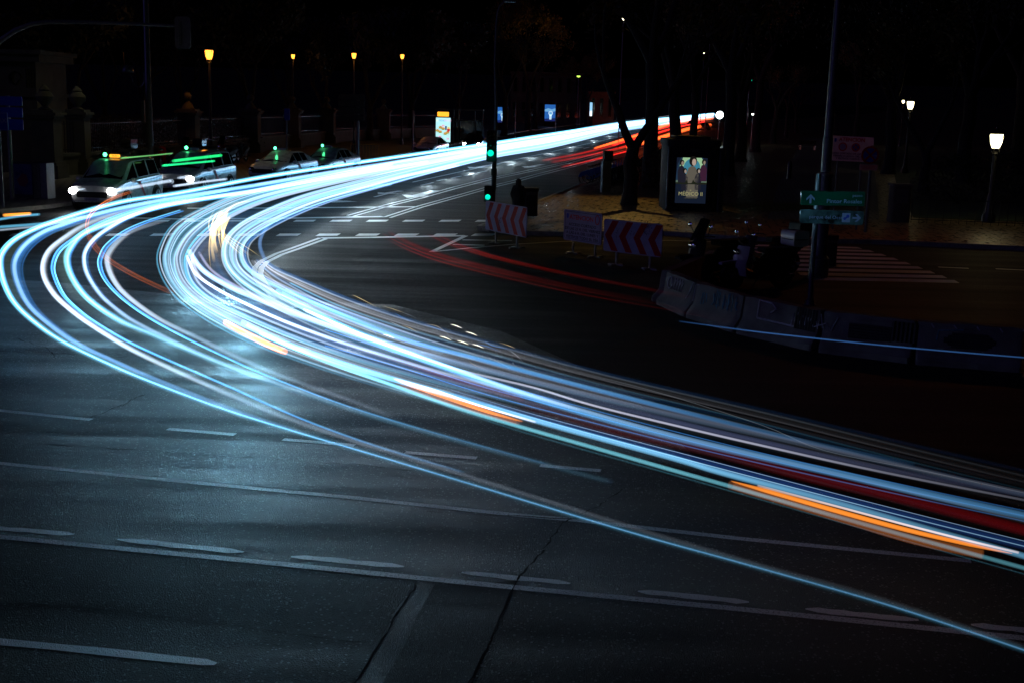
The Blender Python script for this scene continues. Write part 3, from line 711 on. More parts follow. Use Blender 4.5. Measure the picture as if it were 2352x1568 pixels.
b = MB(); b.prism([(0, .08), (.085, -.005), (.085, -.05), (.02, .012), (.02, -.11), (-.02, -.11), (-.02, .012), (-.085, -.05), (-.085, -.005)], .003, (-sw / 2 + .2, -.0275, 0), 'y', tilt); b.build('arrow', M['white'], g)
text('lettering', 'paseo', .085, tilt @ Matrix.Translation((sw / 2 - .05, -.028, .065)), M['white'], g, 'RIGHT', 1.05)
text('lettering', 'Pintor Rosales', .115, tilt @ Matrix.Translation((sw / 2 - .05, -.028, -.06)), M['white'], g, 'RIGHT', 1.1, bold=.001)
cx, cz, sw, sh, yo = sign_frame(1836, 1981, 497.5 - 16, 497.5 + 16, b1)
tilt = Matrix.Translation((cx, yo, cz)) @ Matrix.Rotation(math.radians(.4), 4, 'Y')
M['browns'] = mat('worn glossy sign sheet', (0.10, 0.15, 0.155), 0.2, 0.3, coat=0.7, noise=0.9, nscale=4)
b = MB(); b.rbox((0, 0, 0), (sw, .05, sh), .04, M=tilt, axis='y'); g = b.build('direction_panel', M['browns'], t); g['label'] = 'glossy dark panel reading parque del Oeste'
text('lettering', 'parque del Oeste', .1, tilt @ Matrix.Translation((-.1, -.028, -.005)), M['white'], g, 'CENTER', 1.05)
b = MB(); b.rbox((sw / 2 - .36, -.027, 0), (.17, .004, .19), .01, M=tilt, axis='y'); b.build('pictogram', M['white'], g)
b = MB()
for dx_, dz_, r_ in ((-.03, -.02, .03), (.03, .03, .035), (.0, -.0, .02)): b.lathe([(r_, 0), (r_, .003)], n=10, M=tilt @ ROT(PI / 2, 'X', (sw / 2 - .36 + dx_, -.03, dz_)))
b.build('pictogram_tree', M['blue'], g)
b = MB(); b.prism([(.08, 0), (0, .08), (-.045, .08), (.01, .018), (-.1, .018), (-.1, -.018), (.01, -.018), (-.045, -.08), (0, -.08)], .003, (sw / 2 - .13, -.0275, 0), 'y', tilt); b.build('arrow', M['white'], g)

# warning notice (upper right) with no-stopping disc on its post
b2 = W(1988, 534, .13); b2 = Vector((b2.x, b2.y, .13))
t = thing('no_stopping_sign', 'round red and blue no-stopping sign with a salmon plate on a grey post', 'road sign', b2)
z = lambda py, bb=b2: hat(bb, py) - bb.z
b = MB(); b.tube([(0, 0, 0), (0, 0, z(335))], .05, 10); b.build('post', M['steelgrey'], t)
xx = X_at(1999, b2.y, 3) - b2.x; zc = z(357); r = .29
b = MB(); b.lathe([(r, 0), (r, .02)], n=28, M=ROT(PI / 2, 'X', (xx, -.07, zc))); g = b.build('sign_disc', M['red'], t)
b = MB(); b.lathe([(r * .78, 0), (r * .78, .004)], n=28, M=ROT(PI / 2, 'X', (xx, -.09, zc))); b.build('blue_field', M['blue'], g)
b = MB()
for a in (PI / 4, -PI / 4): b.box((0, 0, 0), (r * 1.6, .004, r * .2), Matrix.Translation((xx, -.097, zc)) @ Matrix.Rotation(a, 4, 'Y'))
b.build('red_cross', M['red'], g)
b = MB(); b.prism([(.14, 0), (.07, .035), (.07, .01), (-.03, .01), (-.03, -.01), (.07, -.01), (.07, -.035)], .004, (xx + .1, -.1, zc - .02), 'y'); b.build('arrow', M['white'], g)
zp = z(385); b = MB(); b.rbox((xx - .02, -.07, zp), (.58, .02, .19), .02, axis='y'); g = b.build('plate', M['pinksign'], t)
text('lettering', 'DE LAS 23 H. DEL VIERNES\nA LAS 6 H. DEL LUNES\nY FESTIVOS TODO EL DIA', .04, Matrix.Translation((xx - .02, -.082, zp)), M['redink'], g)
b3 = Vector((X_at(1957, b2.y + .8, .13), b2.y + .8, .13))
t = thing('traffic_notice', 'white ATENCION notice with two round symbols behind the no-stopping sign', 'notice board', b3)
z = lambda py: hat(b3, py) - b3.z
zt, zb = z(314.5), z(371.5); xl = X_at(1905, b3.y, 3) - b3.x; xr = X_at(2005, b3.y, 3) - b3.x; cxx, czz, sw, sh = (xl + xr) / 2, (zt + zb) / 2, xr - xl, zt - zb
T = Matrix.Translation((cxx, -.05, czz)) @ Matrix.Rotation(math.radians(1.2), 4, 'Y')
b = MB()
for s in (-.4, .4): b.tube([(cxx + s, 0, 0), (cxx + s, 0, zt - .05)], .035, 8)
b.build('legs', M['steelgrey'], t)
b = MB(); b.rbox((0, 0, 0), (sw, .03, sh), .04, M=T, axis='y'); g = b.build('panel', M['notice'], t)
text('heading', 'ATENCION', .17, T @ Matrix.Translation((.0, -.017, sh * .36)), M['redink'], g, bold=.006)
text('lettering', 'ACCESO CORTADO DE LAS 23 H. DEL\nVIERNES A LAS 6 H. DEL LUNES\nY FESTIVOS TODO EL DÍA', .085, T @ Matrix.Translation((0, -.017, -sh * .3)), M['ink'], g, bold=.002)
for s, mm in ((-.2 * sw, M['white']), (.1 * sw, M['blue'])):
    b = MB(); b.lathe([(.145, 0), (.145, .003)], n=24, M=T @ ROT(PI / 2, 'X', (s, -.016, sh * .07))); b.build('symbol_ring', M['redink'], g)
    b = MB(); b.lathe([(.105, 0), (.105, .003)], n=24, M=T @ ROT(PI / 2, 'X', (s, -.0195, sh * .07))); b.build('symbol_field', mm, g)
b = MB()
for a in (PI / 4, -PI / 4): b.box((0, 0, 0), (.24, .003, .03), T @ Matrix.Translation((.1 * sw, -.024, sh * .07)) @ Matrix.Rotation(a, 4, 'Y'))
b.build('symbol_cross', M['redink'], g)
b = MB(); b.rbox((-sw * .38, -.017, sh * .33), (.07, .003, .12), .02, M=T, axis='y'); b.build('crest', M['blue'], g)

# ---- boards on feet in the road
def board(name, lab, cat, footA, footB, pxl, pxr, topl, topr, botl, botr):
    A = W(*footA); B = W(*footB); u = (B - A).normalized(); o = Vector(((A.x + B.x) / 2, (A.y + B.y) / 2, 0))
    def tpar(px, h):
        lo, hi = -4, 4
        for _ in range(50):
            mid = (lo + hi) / 2; q = o + u * mid
            if proj((q.x, q.y, h))[0] < px: lo = mid
            else: hi = mid
        return lo
    tl, tr = tpar(pxl, 1.2), tpar(pxr, 1.2)
    ql, qr = o + u * tl, o + u * tr
    zt = (hat(ql, topl) + hat(qr, topr)) / 2; zb = (hat(ql, botl) + hat(qr, botr)) / 2
    t = thing(name, lab, cat, o, math.atan2(u.y, u.x))
    L = (B - A).length
    for s in (-L / 2, L / 2):
        b = MB(); b.box((s, .03, (zb + .1) / 2), (.06, .04, zb + .1)); b.box((s, .03, .02), (.5, .08, .04), taper=.9); b.box((s, .03, .02), (.07, .5, .035)); b.build('leg', M['galv'], t)
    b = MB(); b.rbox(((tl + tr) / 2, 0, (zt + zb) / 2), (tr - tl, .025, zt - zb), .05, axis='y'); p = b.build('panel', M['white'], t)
    return t, p, (tl + tr) / 2, (zt + zb) / 2, tr - tl, zt - zb
def chev(p, cx, cz, sw, sh, n):
    stp = sw / n; b = MB()
    for k in range(n):
        x = cx - sw / 2 + stp * (k + .08); hw_ = stp * .46; lean = stp * .5
        zt, zb = cz + sh * .47, cz - sh * .47
        b.add([(x, -.0145, cz), (x + lean, -.0145, zt), (x + lean + hw_, -.0145, zt), (x + hw_, -.0145, cz)], [(0, 1, 2, 3)])
        b.add([(x, -.0145, cz), (x + hw_, -.0145, cz), (x + lean + hw_, -.0145, zb), (x + lean, -.0145, zb)], [(0, 1, 2, 3)])
    b.build('chevron', M['red'], p)
def scrib(p, cx, cz, w_, h_, n, seed, th=.004, mm=None, y=-.017):
    rr = random.Random(seed); b = MB()
    for _ in range(n):
        x, z_ = cx + rr.uniform(-.5, .5) * w_, cz + rr.uniform(-.5, .5) * h_; pts = []
        for _ in range(7):
            pts.append((x, y, z_)); x += rr.uniform(-.06, .08) * w_ * 3; z_ += rr.uniform(-.12, .12) * h_ * 2
        b.tube(pts, th, 4)
    b.build('marker_scribble', mm or M['ink'], p)
t, p, cx, cz, sw, sh = board('chevron_board', 'red and white chevron board beside the traffic signal', 'chevron board', (1136.5, 560), (1185, 571), 1117, 1211, 461, 477, 529, 545)
chev(p, cx, cz, sw, sh, 5); scrib(p, cx - sw * .15, cz - sh * .2, .15, .2, 5, 3); scrib(p, cx - sw * .4, cz + sh * .3, .12, .15, 4, 4)
t, p, cx, cz, sw, sh = board('chevron_board', 'larger red and white chevron board, nearest to the concrete barriers', 'chevron board', (1413.5, 610), (1490.5, 620), 1389, 1523, 503, 516, 577, 591)
chev(p, cx, cz, sw, sh, 4); scrib(p, cx + sw * .24, cz + sh * .32, .2, .22, 16, 5); scrib(p, cx - sw * .28, cz + sh * .1, .12, .2, 4, 6); scrib(p, cx, cz + .1, .1, .15, 3, 8)
t, p, cx, cz, sw, sh = board('traffic_notice', 'white ATENCION notice on two feet between the two chevron boards', 'notice board', (1314, 583), (1364.5, 592), 1297, 1384, 481, 491, 550, 565)
b = MB(); fw = .012
for a, c, d in (((cx, cz + sh / 2 - .05), sw - .12, fw), ((cx, cz - sh / 2 + .05), sw - .12, fw)): b.box((a[0], -.014, a[1]), (c, .003, d))
for s in (-1, 1): b.box((cx + s * (sw / 2 - .06), -.014, cz), (fw, .003, sh - .12))
b.build('border', M['ink'], p)
text('heading', 'ATENCION', sh * .2, Matrix.Translation((cx - sw * .03, -.014, cz + sh * .27)), M['redink'], p, sx=sw / sh * .62, bold=.006)
text('lettering', 'ACCESO CORTADO\nDE LAS 23 H. DEL VIERNES\nA LAS 6 H. DEL LUNES Y\nFESTIVOS TODO EL DÍA', sh * .128, Matrix.Translation((cx, -.014, cz - sh * .17)), M['ink'], p, sx=sw / sh * .62, line=1.05, bold=.003)
b = MB(); b.tube([(cx + sw * .385 + .1 * math.cos(a) * sw / 1.9, -.014, cz + sh * .28 + .12 * math.sin(a)) for a in [k * PI / 10 for k in range(20)]], .014, 6, closed=True); b.build('symbol_ring', M['redink'], p)
b = MB(); b.rbox((cx - sw * .4, -.014, cz + sh * .3), (.09, .003, .13), .03, axis='y'); b.build('crest', M['blue'], p)

# ---- concrete barriers
BP = [W(1541, 624, .68), W(1607, 649, .68), W(1719, 679, .68), W(1895, 713, .68), W(2107, 736, .68), W(2352, 753, .68)]
BP = [Vector((q.x, q.y, 0)) for q in BP]
labs = ['short concrete barrier at the bend of the row, scrawled with white graffiti', 'concrete barrier with faint blue graffiti below the motorcycles', 'concrete barrier with a big white painted P under the white-boxed scooter',
        'concrete barrier with blocky painted shapes, fourth of the row', 'concrete barrier with a dark oval painted on it at the right end']
def jersey(a, b_, lab, seed, extra=None):
    d = b_ - a; L = d.length; ang = math.atan2(d.y, d.x); c = (a + b_) / 2
    t = thing('concrete_barrier', lab, 'concrete barrier', c, ang, 'concrete barriers in a row')
    prof = [(-.3, 0), (-.3, .1), (-.15, .28), (-.1, .68), (.1, .68), (.15, .28), (.3, .1), (.3, 0)]
    n = 8; mb = MB(); N = len(prof); vv = []; rr = random.Random(seed)
    xs = [-L / 2 + .015] + [-L / 2 + .04] + [-L / 2 + L * k / n for k in range(1, n)] + [L / 2 - .04, L / 2 - .015]
    for i, x in enumerate(xs):
        s = .9 if i in (0, len(xs) - 1) else 1
        for y, z in prof: vv.append((x, y * s + rr.uniform(-.006, .006), z * (1 if s == 1 or z < .5 else .985) + (rr.uniform(-.014, .014) if z > 0 else 0)))
    ff = [(i*N+k, i*N+k+1, (i+1)*N+k+1, (i+1)*N+k) for i in range(len(xs) - 1) for k in range(N - 1)]
    ff += [list(range(N)), [(len(xs) - 1)*N + k for k in range(N)][::-1]]
    mb.add(vv, ff); mb.build('body', M['concrete'], t)
    return t, L
def on_face(x, s):                                   # point on the road-side face, s = 0 (bottom of steep face) .. 1 (top)
    y = -.15 + .05 * s - .006; return (x, y - .004, .28 + .4 * s)
M['sprayw'] = mat('white spray paint', (.42, .4, .46), .6, noise=.4, nscale=12)
M['sprayb'] = mat('blue spray paint', (.07, .24, .34), .6, noise=.4, nscale=12)
M['sprayd'] = mat('dark spray paint', (.03, .03, .035), .7, noise=.3, nscale=8)
def stroke(t, pts, th, mm): b = MB(); b.tube([on_face(*p) for p in pts], th, 5); b.build('graffiti', mm, t)
for i in range(5):
    t, L = jersey(BP[i], BP[i+1], labs[i], i)
    rr = random.Random(i + 30)
    if i == 0:
        stroke(t, [(-.45 + .12 * math.cos(a), .55 + .3 * math.sin(a)) for a in [k * .6 for k in range(11)]], .012, M['sprayw'])
        for k in range(4): stroke(t, [(-.2 + .13 * k, .9), (-.22 + .13 * k, .3), (-.14 + .13 * k, .8)], .014, M['sprayw'])
        stroke(t, [(L/2 - .3, .1), (L/2 - .15, .5), (L/2 - .05, 1)], .01, M['sprayw'])
    elif i == 1:
        for k in range(16):
            x = rr.uniform(-L * .3, L * .42); stroke(t, [(x, rr.uniform(.6, .95)), (x + rr.uniform(-.04, .04), rr.uniform(.3, .6)), (x + rr.uniform(-.05, .05), rr.uniform(.05, .3))], rr.uniform(.006, .018), M['sprayb'])
        stroke(t, [(-L*.48, .1), (-L*.47, .9), (-L*.4, .95)], .01, M['sprayw'])
    elif i == 2:
        x = -L * .28
        stroke(t, [(x, .15), (x, .95), (x + .3, .92), (x + .42, .7), (x + .3, .5)], .018, M['sprayw']); stroke(t, [(x, .15), (x + .9, .12)], .018, M['sprayw'])
        for k in range(7): stroke(t, [(x + .8 + .1 * k, rr.uniform(.1, .4)), (x + .83 + .1 * k, rr.uniform(.6, .9)), (x + .9 + .1 * k, rr.uniform(.05, .3))], .014, M['sprayw'])
        for k in range(8): stroke(t, [(L/2 - .5 + .06 * k, .05), (L/2 - .5 + .06 * k, .98)], .028, M['sprayd'])
    elif i == 3:
        for k in range(5): stroke(t, [(-.3, .1 + .12 * k), (.4, .1 + .12 * k)], .028, M['sprayd'])
        for k in range(6): stroke(t, [(L * .28 + .07 * k, .1), (L * .28 + .07 * k, .9)], .03, M['sprayd'])
        stroke(t, [(-.9, .3), (-.7, .5), (-.6, .2), (-.5, .8)], .01, M['sprayw'])
    else:
        for k in range(6): stroke(t, [(-.42 + .02 * abs(k - 2.5) * 3, .1 + .1 * k), (.42 - .02 * abs(k - 2.5) * 3, .1 + .1 * k)], .024, M['sprayd'])
        stroke(t, [(-.5, .1 + .2), (-.48, .7), (-.1, .78)], .01, M['sprayb'])
        for k in range(5): stroke(t, [(-.6 + .35 * k, .95), (-.55 + .35 * k, .8)], .012, M['sprayw'])
e = Vector((W(1508, 688).x, W(1508, 688).y, 0)); f = BP[0]
back = Vector((W(1640, 592, .5).x, W(1640, 592, .5).y, 0))
t, L = jersey(f + (back - f).normalized() * .12 + Vector((-.12, .05, 0)), back, 'concrete barrier running back behind the dark motorcycle', 9)
# end unit with striped reflections
b = MB()

# ================================================================== VEHICLES
VAN = dict(st=[(-2.25, .28, .95, 1.0, .78, .70), (-2.2, .22, 1.05, 1.55, .86, .62), (-1.9, .2, 1.08, 1.68, .88, .64), (-.9, .18, 1.06, 1.73, .9, .66), (.2, .18, 1.03, 1.70, .9, .66),
                (.55, .18, 1.02, 1.64, .9, .65), (1.35, .18, .98, 1.06, .89, .74), (1.9, .2, .9, .97, .87, .72), (2.15, .24, .78, .84, .8, .64), (2.25, .3, .62, .66, .72, .55)], wb=(-1.4, 1.42), wr=.32, glass=(5, 6), rear=(0, 1), sides=[(1, 2), (2, 3), (3, 4), (4, 6)], hl=(2.2, .68, .74))
SEDAN = dict(st=[(-2.25, .3, .8, .84, .74, .6), (-2.2, .24, .95, 1.0, .82, .66), (-1.75, .2, .98, 1.06, .87, .7), (-1.05, .18, .97, 1.42, .89, .56), (-.4, .18, .95, 1.46, .9, .58), (.25, .18, .93, 1.43, .9, .57),
                  (1.15, .18, .9, .97, .89, .72), (1.8, .2, .82, .88, .87, .7), (2.12, .24, .7, .76, .8, .6), (2.24, .3, .55, .6, .7, .5)], wb=(-1.35, 1.4), wr=.31, glass=(5, 6), rear=(2, 3), sides=[(3, 4), (4, 5), (5, 6)], hl=(2.17, .62, .64))
def car(K, name, lab, cat, loc, rz, pm, lights='on', taxi='green', plate=None, group=None):
    t = thing(name, lab, cat, loc, rz, group); st = K['st']
    def ring(s, wid=1.0):
        x, zb, zs, zt, wb, wt = s; flat = zt - zs < .15
        h = [(0, zb), (wb * .86, zb), (wb * .97, zb + .1), (wb, zb + (zs - zb) * .5), (wb * .975, zs - .04), (wb * .94, zs), (wt if not flat else wb * .86, zt - (.05 if not flat else .015)), (wt * .86, zt), (0, zt + .025)]
        return [(x, -y, z) for y, z in h] + [(x, y, z) for y, z in h[-2:0:-1]]
    rings = [ring(s) for s in st]; n = len(rings[0]); b = MB()
    vv = [p for r in rings for p in r]
    ff = [(i*n+k, i*n+(k+1) % n, (i+1)*n+(k+1) % n, (i+1)*n+k) for i in range(len(rings)-1) for k in range(n)]
    ff += [list(range(n)), [(len(rings)-1)*n + k for k in range(n)][::-1]]
    b.add(vv, ff)
    body = b.build('body', pm, t, 28)
    def pane(name_, pts, off, ins=.9, mm=None):
        pts = [Vector(p) for p in pts]; c = sum(pts, Vector()) / len(pts)
        nn = (pts[1] - pts[0]).cross(pts[2] - pts[1]).normalized()
        if nn.dot(Vector(c) - Vector((0, 0, .8))) < 0: nn = -nn
        q = [c + (p - c) * ins + nn * off for p in pts]
        b = MB(); m_ = len(q); b.add([tuple(p) for p in q] + [tuple(p - nn * .03) for p in q], [list(range(m_))] + [(i, (i+1) % m_, m_ + (i+1) % m_, m_ + i) for i in range(m_)]); return b.build(name_, mm or M['glass'], t)
    g0, g1 = (rings[i] for i in K['glass']); T = len(g0) // 2       # ring index of the top centre
    pane('windscreen', [g1[6], g1[8], g1[10], g0[10], g0[8], g0[6]], .02, .93)
    r0, r1 = (rings[i] for i in K['rear']); pane('rear_window', [r0[6], r0[8], r0[10], r1[10], r1[8], r1[6]], .02, .85)
    for a, c in K['sides']:
        A, B = rings[a], rings[c]
        for i5, i6 in ((5, 6), (11, 10)):
            pts = [A[i5], B[i5], B[i6], A[i6]] if st[c][3] - st[c][2] > .15 else [A[i5], B[i5], A[i6]]
            pane('side_window', pts, .012, .86)
    for wx in K['wb']:
        for s in (-1, 1):
            y = s * .87
            b = MB(); b.lathe([(K['wr'] + .06, -.02), (K['wr'] + .06, .02)], n=24, M=ROT(PI / 2, 'X', (wx, y + s * .03, K['wr'] + .02))); b.build('wheel_arch', M['black'], t)
            b = MB(); b.lathe([(K['wr'] * .72, -.1), (K['wr'] * .97, -.1), (K['wr'], -.06), (K['wr'], .06), (K['wr'] * .97, .1), (K['wr'] * .72, .1)], n=24, M=ROT(PI / 2, 'X', (wx, y, K['wr']))); wh = b.build('wheel', M['rubber'], t)
            b = MB(); b.lathe([(K['wr'] * .7, 0), (K['wr'] * .7, .01)], n=20, M=ROT(PI / 2, 'X', (wx, y + s * .105, K['wr'])))
            for k in range(5):
                a = k * 2 * PI / 5; b.box((0, 0, 0), (.05, .03, K['wr'] * .66), Matrix.Translation((wx, y + s * .12, K['wr'])) @ Matrix.Rotation(a, 4, 'Y') @ Matrix.Translation((0, 0, K['wr'] * .33)))
            b.build('rim', M['alloy'], wh)
    x, z, yy = K['hl']
    for s in (-1, 1):
        b = MB(); b.ball((x, s * yy * .92, z), .16, 10, sc_=(.7, 1.05, .75)); b.build('headlight', M['l_white'] if lights == 'on' else M['chrome'], t)
        b = MB(); b.ball((x - .1, s * yy * .98, z - .32), .06, 6); b.build('fog_lamp', M['chrome'], t)
        b = MB(); b.rbox((st[0][0] + .06, s * .74, .98 if K is VAN else .8), (.1, .14, .3), .03, axis='x'); b.build('tail_light', M['red'], t)
        b = MB(); b.ball((K['st'][6][0] - .35, s * 1.0, 1.02 if K is VAN else .95), .12, 8, sc_=(.6, 1, .75)); b.build('wing_mirror', pm, t)
    b = MB(); b.rbox((2.2, 0, .56), (.12, 1.1, .2), .05, axis='x'); b.build('grille', M['black'], t)
    b = MB(); b.rbox((2.2, 0, .3), (.1, 1.3, .14), .04, axis='x'); b.build('air_intake', M['black'], t)
    b = MB(); b.rbox((2.28, 0, .4), (.02, .52, .11), .01, axis='x'); pl = b.build('number_plate', M['white'], t)
    if plate: text('lettering', plate, .1, ROT(PI / 2, 'Z', (2.292, 0, .4)), M['ink'], pl)
    zr = max(s[3] for s in st) + .02
    if K is VAN:
        for s in (-1, 1):
            b = MB(); b.tube([(-1.8, s * .6, zr - .06), (-1.6, s * .6, zr + .02), (-.2, s * .6, zr + .03), (.3, s * .6, zr - .03)], .022, 6); b.build('roof_rail', M['black'], t)
    if taxi:
        b = MB(); b.rbox((.25, .03, zr + .06), (.1, .36, .11), .03, axis='x'); sg = b.build('roof_sign', M['l_amber'] if taxi == 'amber' else M['white'], t)
        text('lettering', 'TAXI', .09, ROT(PI / 2, 'Z', (.305, .04, zr + .06)), M['redink'], sg)
        b = MB(); b.ball((.27, -.32, zr + .1), .075, 8); b.build('roof_lamp', M['l_green'], t)
        ld = bpy.data.lights.new('roof_lamp_light', 'POINT'); ld.energy = .12; ld.color = (.05, 1, .3); ld.shadow_soft_size = .08
        lo = bpy.data.objects.new('roof_lamp_light', ld); C.objects.link(lo); lo.parent = t; lo.location = (.5, -.32, zr + .2)
        for s in (-1, 1): b = MB(); b.add([(.15, s * .911, .95), (.35, s * .911, .95), (-.2, s * .911, .35), (-.4, s * .911, .35)], [(0, 1, 2, 3)]); b.build('door_stripe', M['redink'], t)
    if lights == 'on':
        for s in (-1, 1):
            ld = bpy.data.lights.new('headlight_beam', 'SPOT'); ld.energy = 18; ld.color = (.9, .95, 1); ld.spot_size = math.radians(70); ld.spot_blend = .8; ld.shadow_soft_size = .08
            lo = bpy.data.objects.new('headlight_beam', ld); C.objects.link(lo); lo.parent = t; lo.location = (x + .3, s * yy * .9, z); lo.rotation_euler = (0, math.radians(-82), 0)
    return t
def heading(a, b): d = Vector(b) - Vector(a); return math.atan2(d.y, d.x)
fw_ = W(289, 483); rw_ = W(360, 468)
c = (fw_ + rw_) / 2; hd = heading(rw_, fw_); side = Vector((math.sin(hd), -math.cos(hd), 0))
if side.x < 0: pass
left = Vector((-math.sin(hd), math.cos(hd), 0))
c0 = c - left * .87 if (c - left).x < (c + left).x else c + left * .87
car(VAN, 'taxi_van', 'white taxi van with bright headlights and an amber roof sign, first in the rank', 'taxi', (c0.x, c0.y, 0), hd, M['carwhite'], 'on', 'amber', '0190 KSV')
def taxi_at(px, py, K, lab, dy, **k):
    q = W(px, py); Y = q.y; dxdy = (kl(Y + 6) - kl(Y)) / 6; a = math.atan2(-1, -dxdy) + dy
    return car(K, k.pop('name', 'taxi_sedan'), lab, k.pop('cat', 'taxi'), (q.x, q.y + 2, 0), a, k.pop('pm', M['carwhite']), **k)
taxi_at(424, 449, VAN, 'white taxi close behind the first van, with a long green roof trail', .0, lights='on', taxi='green', name='taxi_van')
taxi_at(634, 421, SEDAN, 'white taxi sedan with a green roof lamp, third in the rank', -.12, lights=None, taxi='green')
taxi_at(745, 409, SEDAN, 'white taxi sedan with a green roof lamp, last in the rank', -.12, lights=None, taxi='green')
taxi_at(985, 363, SEDAN, 'unlit pale saloon car parked before the burger advertisement', -.1, lights=None, taxi=None, name='parked_car', cat='car')
taxi_at(1086, 349, SEDAN, 'dark car with starry white headlights beside the bus shelter', .05, lights='on', taxi=None, name='waiting_car', cat='car', pm=M['cardark'])

# ---- motorcycles
def scooter(lab, loc, rz, body=None, fairing=None, box=None, screen=False, group=None, scale=1.0):
    body = body or M['dark']; fairing = fairing or M['dark']
    t = thing('motorcycle', lab, 'motorcycle', loc, rz, group); t.scale = (scale,) * 3
    for x in (-.68, .68):
        b = MB(); pts = [(x + .27 * math.cos(a), 0, .31 + .27 * math.sin(a)) for a in [k * PI / 9 for k in range(18)]]; b.tube(pts, .055, 8, closed=True); wh = b.build('wheel', M['rubber'], t)
        b = MB(); b.lathe([(.2, -.02), (.2, .02)], n=16, M=ROT(PI / 2, 'X', (x, 0, .31))); b.lathe([(.05, -.07), (.05, .07)], n=10, M=ROT(PI / 2, 'X', (x, 0, .31))); b.build('rim', M['alloy'], wh)
    b = MB()                                                   # tail body and floor, lofted
    sec = [(-1.0, .62, .80, .06), (-.85, .50, .86, .15), (-.5, .38, .82, .19), (-.15, .28, .74, .17), (.1, .24, .42, .16), (.35, .26, .5, .15)]
    vv = []; n = 8
    for x, z0, z1, w_ in sec:
        for k in range(n): a = 2 * PI * k / n + PI / 8; vv.append((x, w_ * 1.05 * math.cos(a), (z0 + z1) / 2 + (z1 - z0) / 2 * 1.06 * math.sin(a)))
    b.add(vv, [(i*n+k, i*n+(k+1) % n, (i+1)*n+(k+1) % n, (i+1)*n+k) for i in range(len(sec)-1) for k in range(n)] + [list(range(n)), [(len(sec)-1)*n+k for k in range(n)][::-1]], sm=True); b.build('body', body, t)
    b = MB(); sec = [(.42, .3, .14), (.5, .55, .2), (.44, .8, .21), (.36, .98, .14)]       # front apron
    vv = []
    for x, z, w_ in sec: vv += [(x - .03, -w_, z), (x + .13, -w_ * .6, z + .02), (x + .19, 0, z + .03), (x + .13, w_ * .6, z + .02), (x - .03, w_, z), (x - .06, 0, z)]
    b.add(vv, [(i*6+k, i*6+(k+1) % 6, (i+1)*6+(k+1) % 6, (i+1)*6+k) for i in range(3) for k in range(6)] + [list(range(6)), [18+k for k in range(6)][::-1]]); b.build('front_fairing', fairing, t)
    b = MB(); b.rbox((.7, 0, .62), (.5, .14, .06), .02, axis='y', M=ROT(.12, 'Y', (0, 0, .1))); b.build('mudguard', fairing, t)
    b = MB(); b.tube([(.68, .07, .31), (.58, .07, .6), (.45, .05, .95)], .025, 6); b.tube([(.68, -.07, .31), (.58, -.07, .6), (.45, -.05, .95)], .025, 6); b.build('fork', M['chrome'], t)
    b = MB(); b.rbox((-.5, 0, .88), (.85, .3, .12), .05, axis='y'); b.build('seat', M['coat'], t)
    b = MB(); b.tube([(.3, -.36, 1.06), (.38, -.2, 1.06), (.42, 0, 1.0), (.38, .2, 1.06), (.3, .36, 1.06)], .018, 6)
    for s in (-1, 1): b.tube([(.36, s * .2, 1.06), (.4, s * .3, 1.24)], .009, 5)
    b.build('handlebar', M['black'], t)
    for s in (-1, 1): b = MB(); b.ball((.4, s * .32, 1.27), .07, 6, sc_=(.3, 1, .7)); b.build('mirror', M['chrome'], t)
    b = MB(); b.ball((.6, 0, .86), .09, 8, sc_=(.6, 1.3, .9)); b.build('headlight', M['chrome'], t)
    b = MB(); b.tube([(-.9, .16, .3), (-.4, .18, .28), (0, .14, .22)], [.05, .05, .03], 8); b.build('exhaust', M['chrome'], t)
    b = MB(); b.tube([(-.05, -.02, .25), (-.1, -.25, .0)], .014, 5); b.build('side_stand', M['black'], t)
    if box:
        b = MB(); b.rbox((-1.0, 0, 1.14), (.42, .5, .36), .07, axis='y'); b.build('top_box', box, t)
        b = MB(); b.rbox((-1.0, 0, 1.12), (.435, .515, .02), .07, axis='z'); b.box((-1.0, 0, .93), (.36, .2, .06)); b.build('box_latch', M['black'], t)
    if screen:
        b = MB(); b.add([(.5, -.2, .95), (.56, 0, .95), (.5, .2, .95), (.26, .15, 1.4), (.32, 0, 1.43), (.26, -.15, 1.4)], [(0, 1, 4, 5), (1, 2, 3, 4)]); b.build('windscreen', M['glass'], t)
    return t
q = W(1718, 676); scooter('white-fronted scooter with a white top box behind the concrete barriers', (q.x + .35, q.y + .9, 0), math.radians(205), M['dark'], M['carwhite'], M['carwhite'])
q = W(1650, 668); scooter('black motorcycle with a small screen behind the barrier bend', (q.x, q.y + 1.1, 0), math.radians(215), M['dark'], M['dark'], None, True, scale=1.08)
q = W(1775, 640); scooter('black motorcycle with a round dark top box behind the white scooter', (q.x - .1, q.y + .6, 0), math.radians(200), M['dark'], M['dark'], M['dark'], scale=1.0)
q = base_of(262, 398); scooter('dark scooter with a glossy top box, rearing above the first taxi roof', (q.x, q.y, .13), math.radians(250), M['dark'], M['dark'], M['cardark'], scale=1.25, group='motorcycles parked behind the taxis')
for i, (px, py, a, lab, bx, fr) in enumerate([(318, 390, 262, 'dark motorcycle left of the tall mast base', None, None), (380, 386, 268, 'dark motorcycle just right of the tall mast', None, M['red']), (436, 383, 255, 'motorcycle with chrome bars above the second taxi', M['cardark'], None),
                                      (478, 380, 262, 'motorcycle above the gap after the second taxi', None, None), (520, 376, 250, 'motorcycle with a reddish fairing before the third taxi', None, M['red']), (556, 372, 265, 'last motorcycle of the row, next to the third taxi', None, None)]):
    q = base_of(px, py); scooter(lab, (q.x, q.y, .13), math.radians(a), M['dark'], fr, bx, i % 2 == 0, 'motorcycles parked behind the taxis', 1.15)

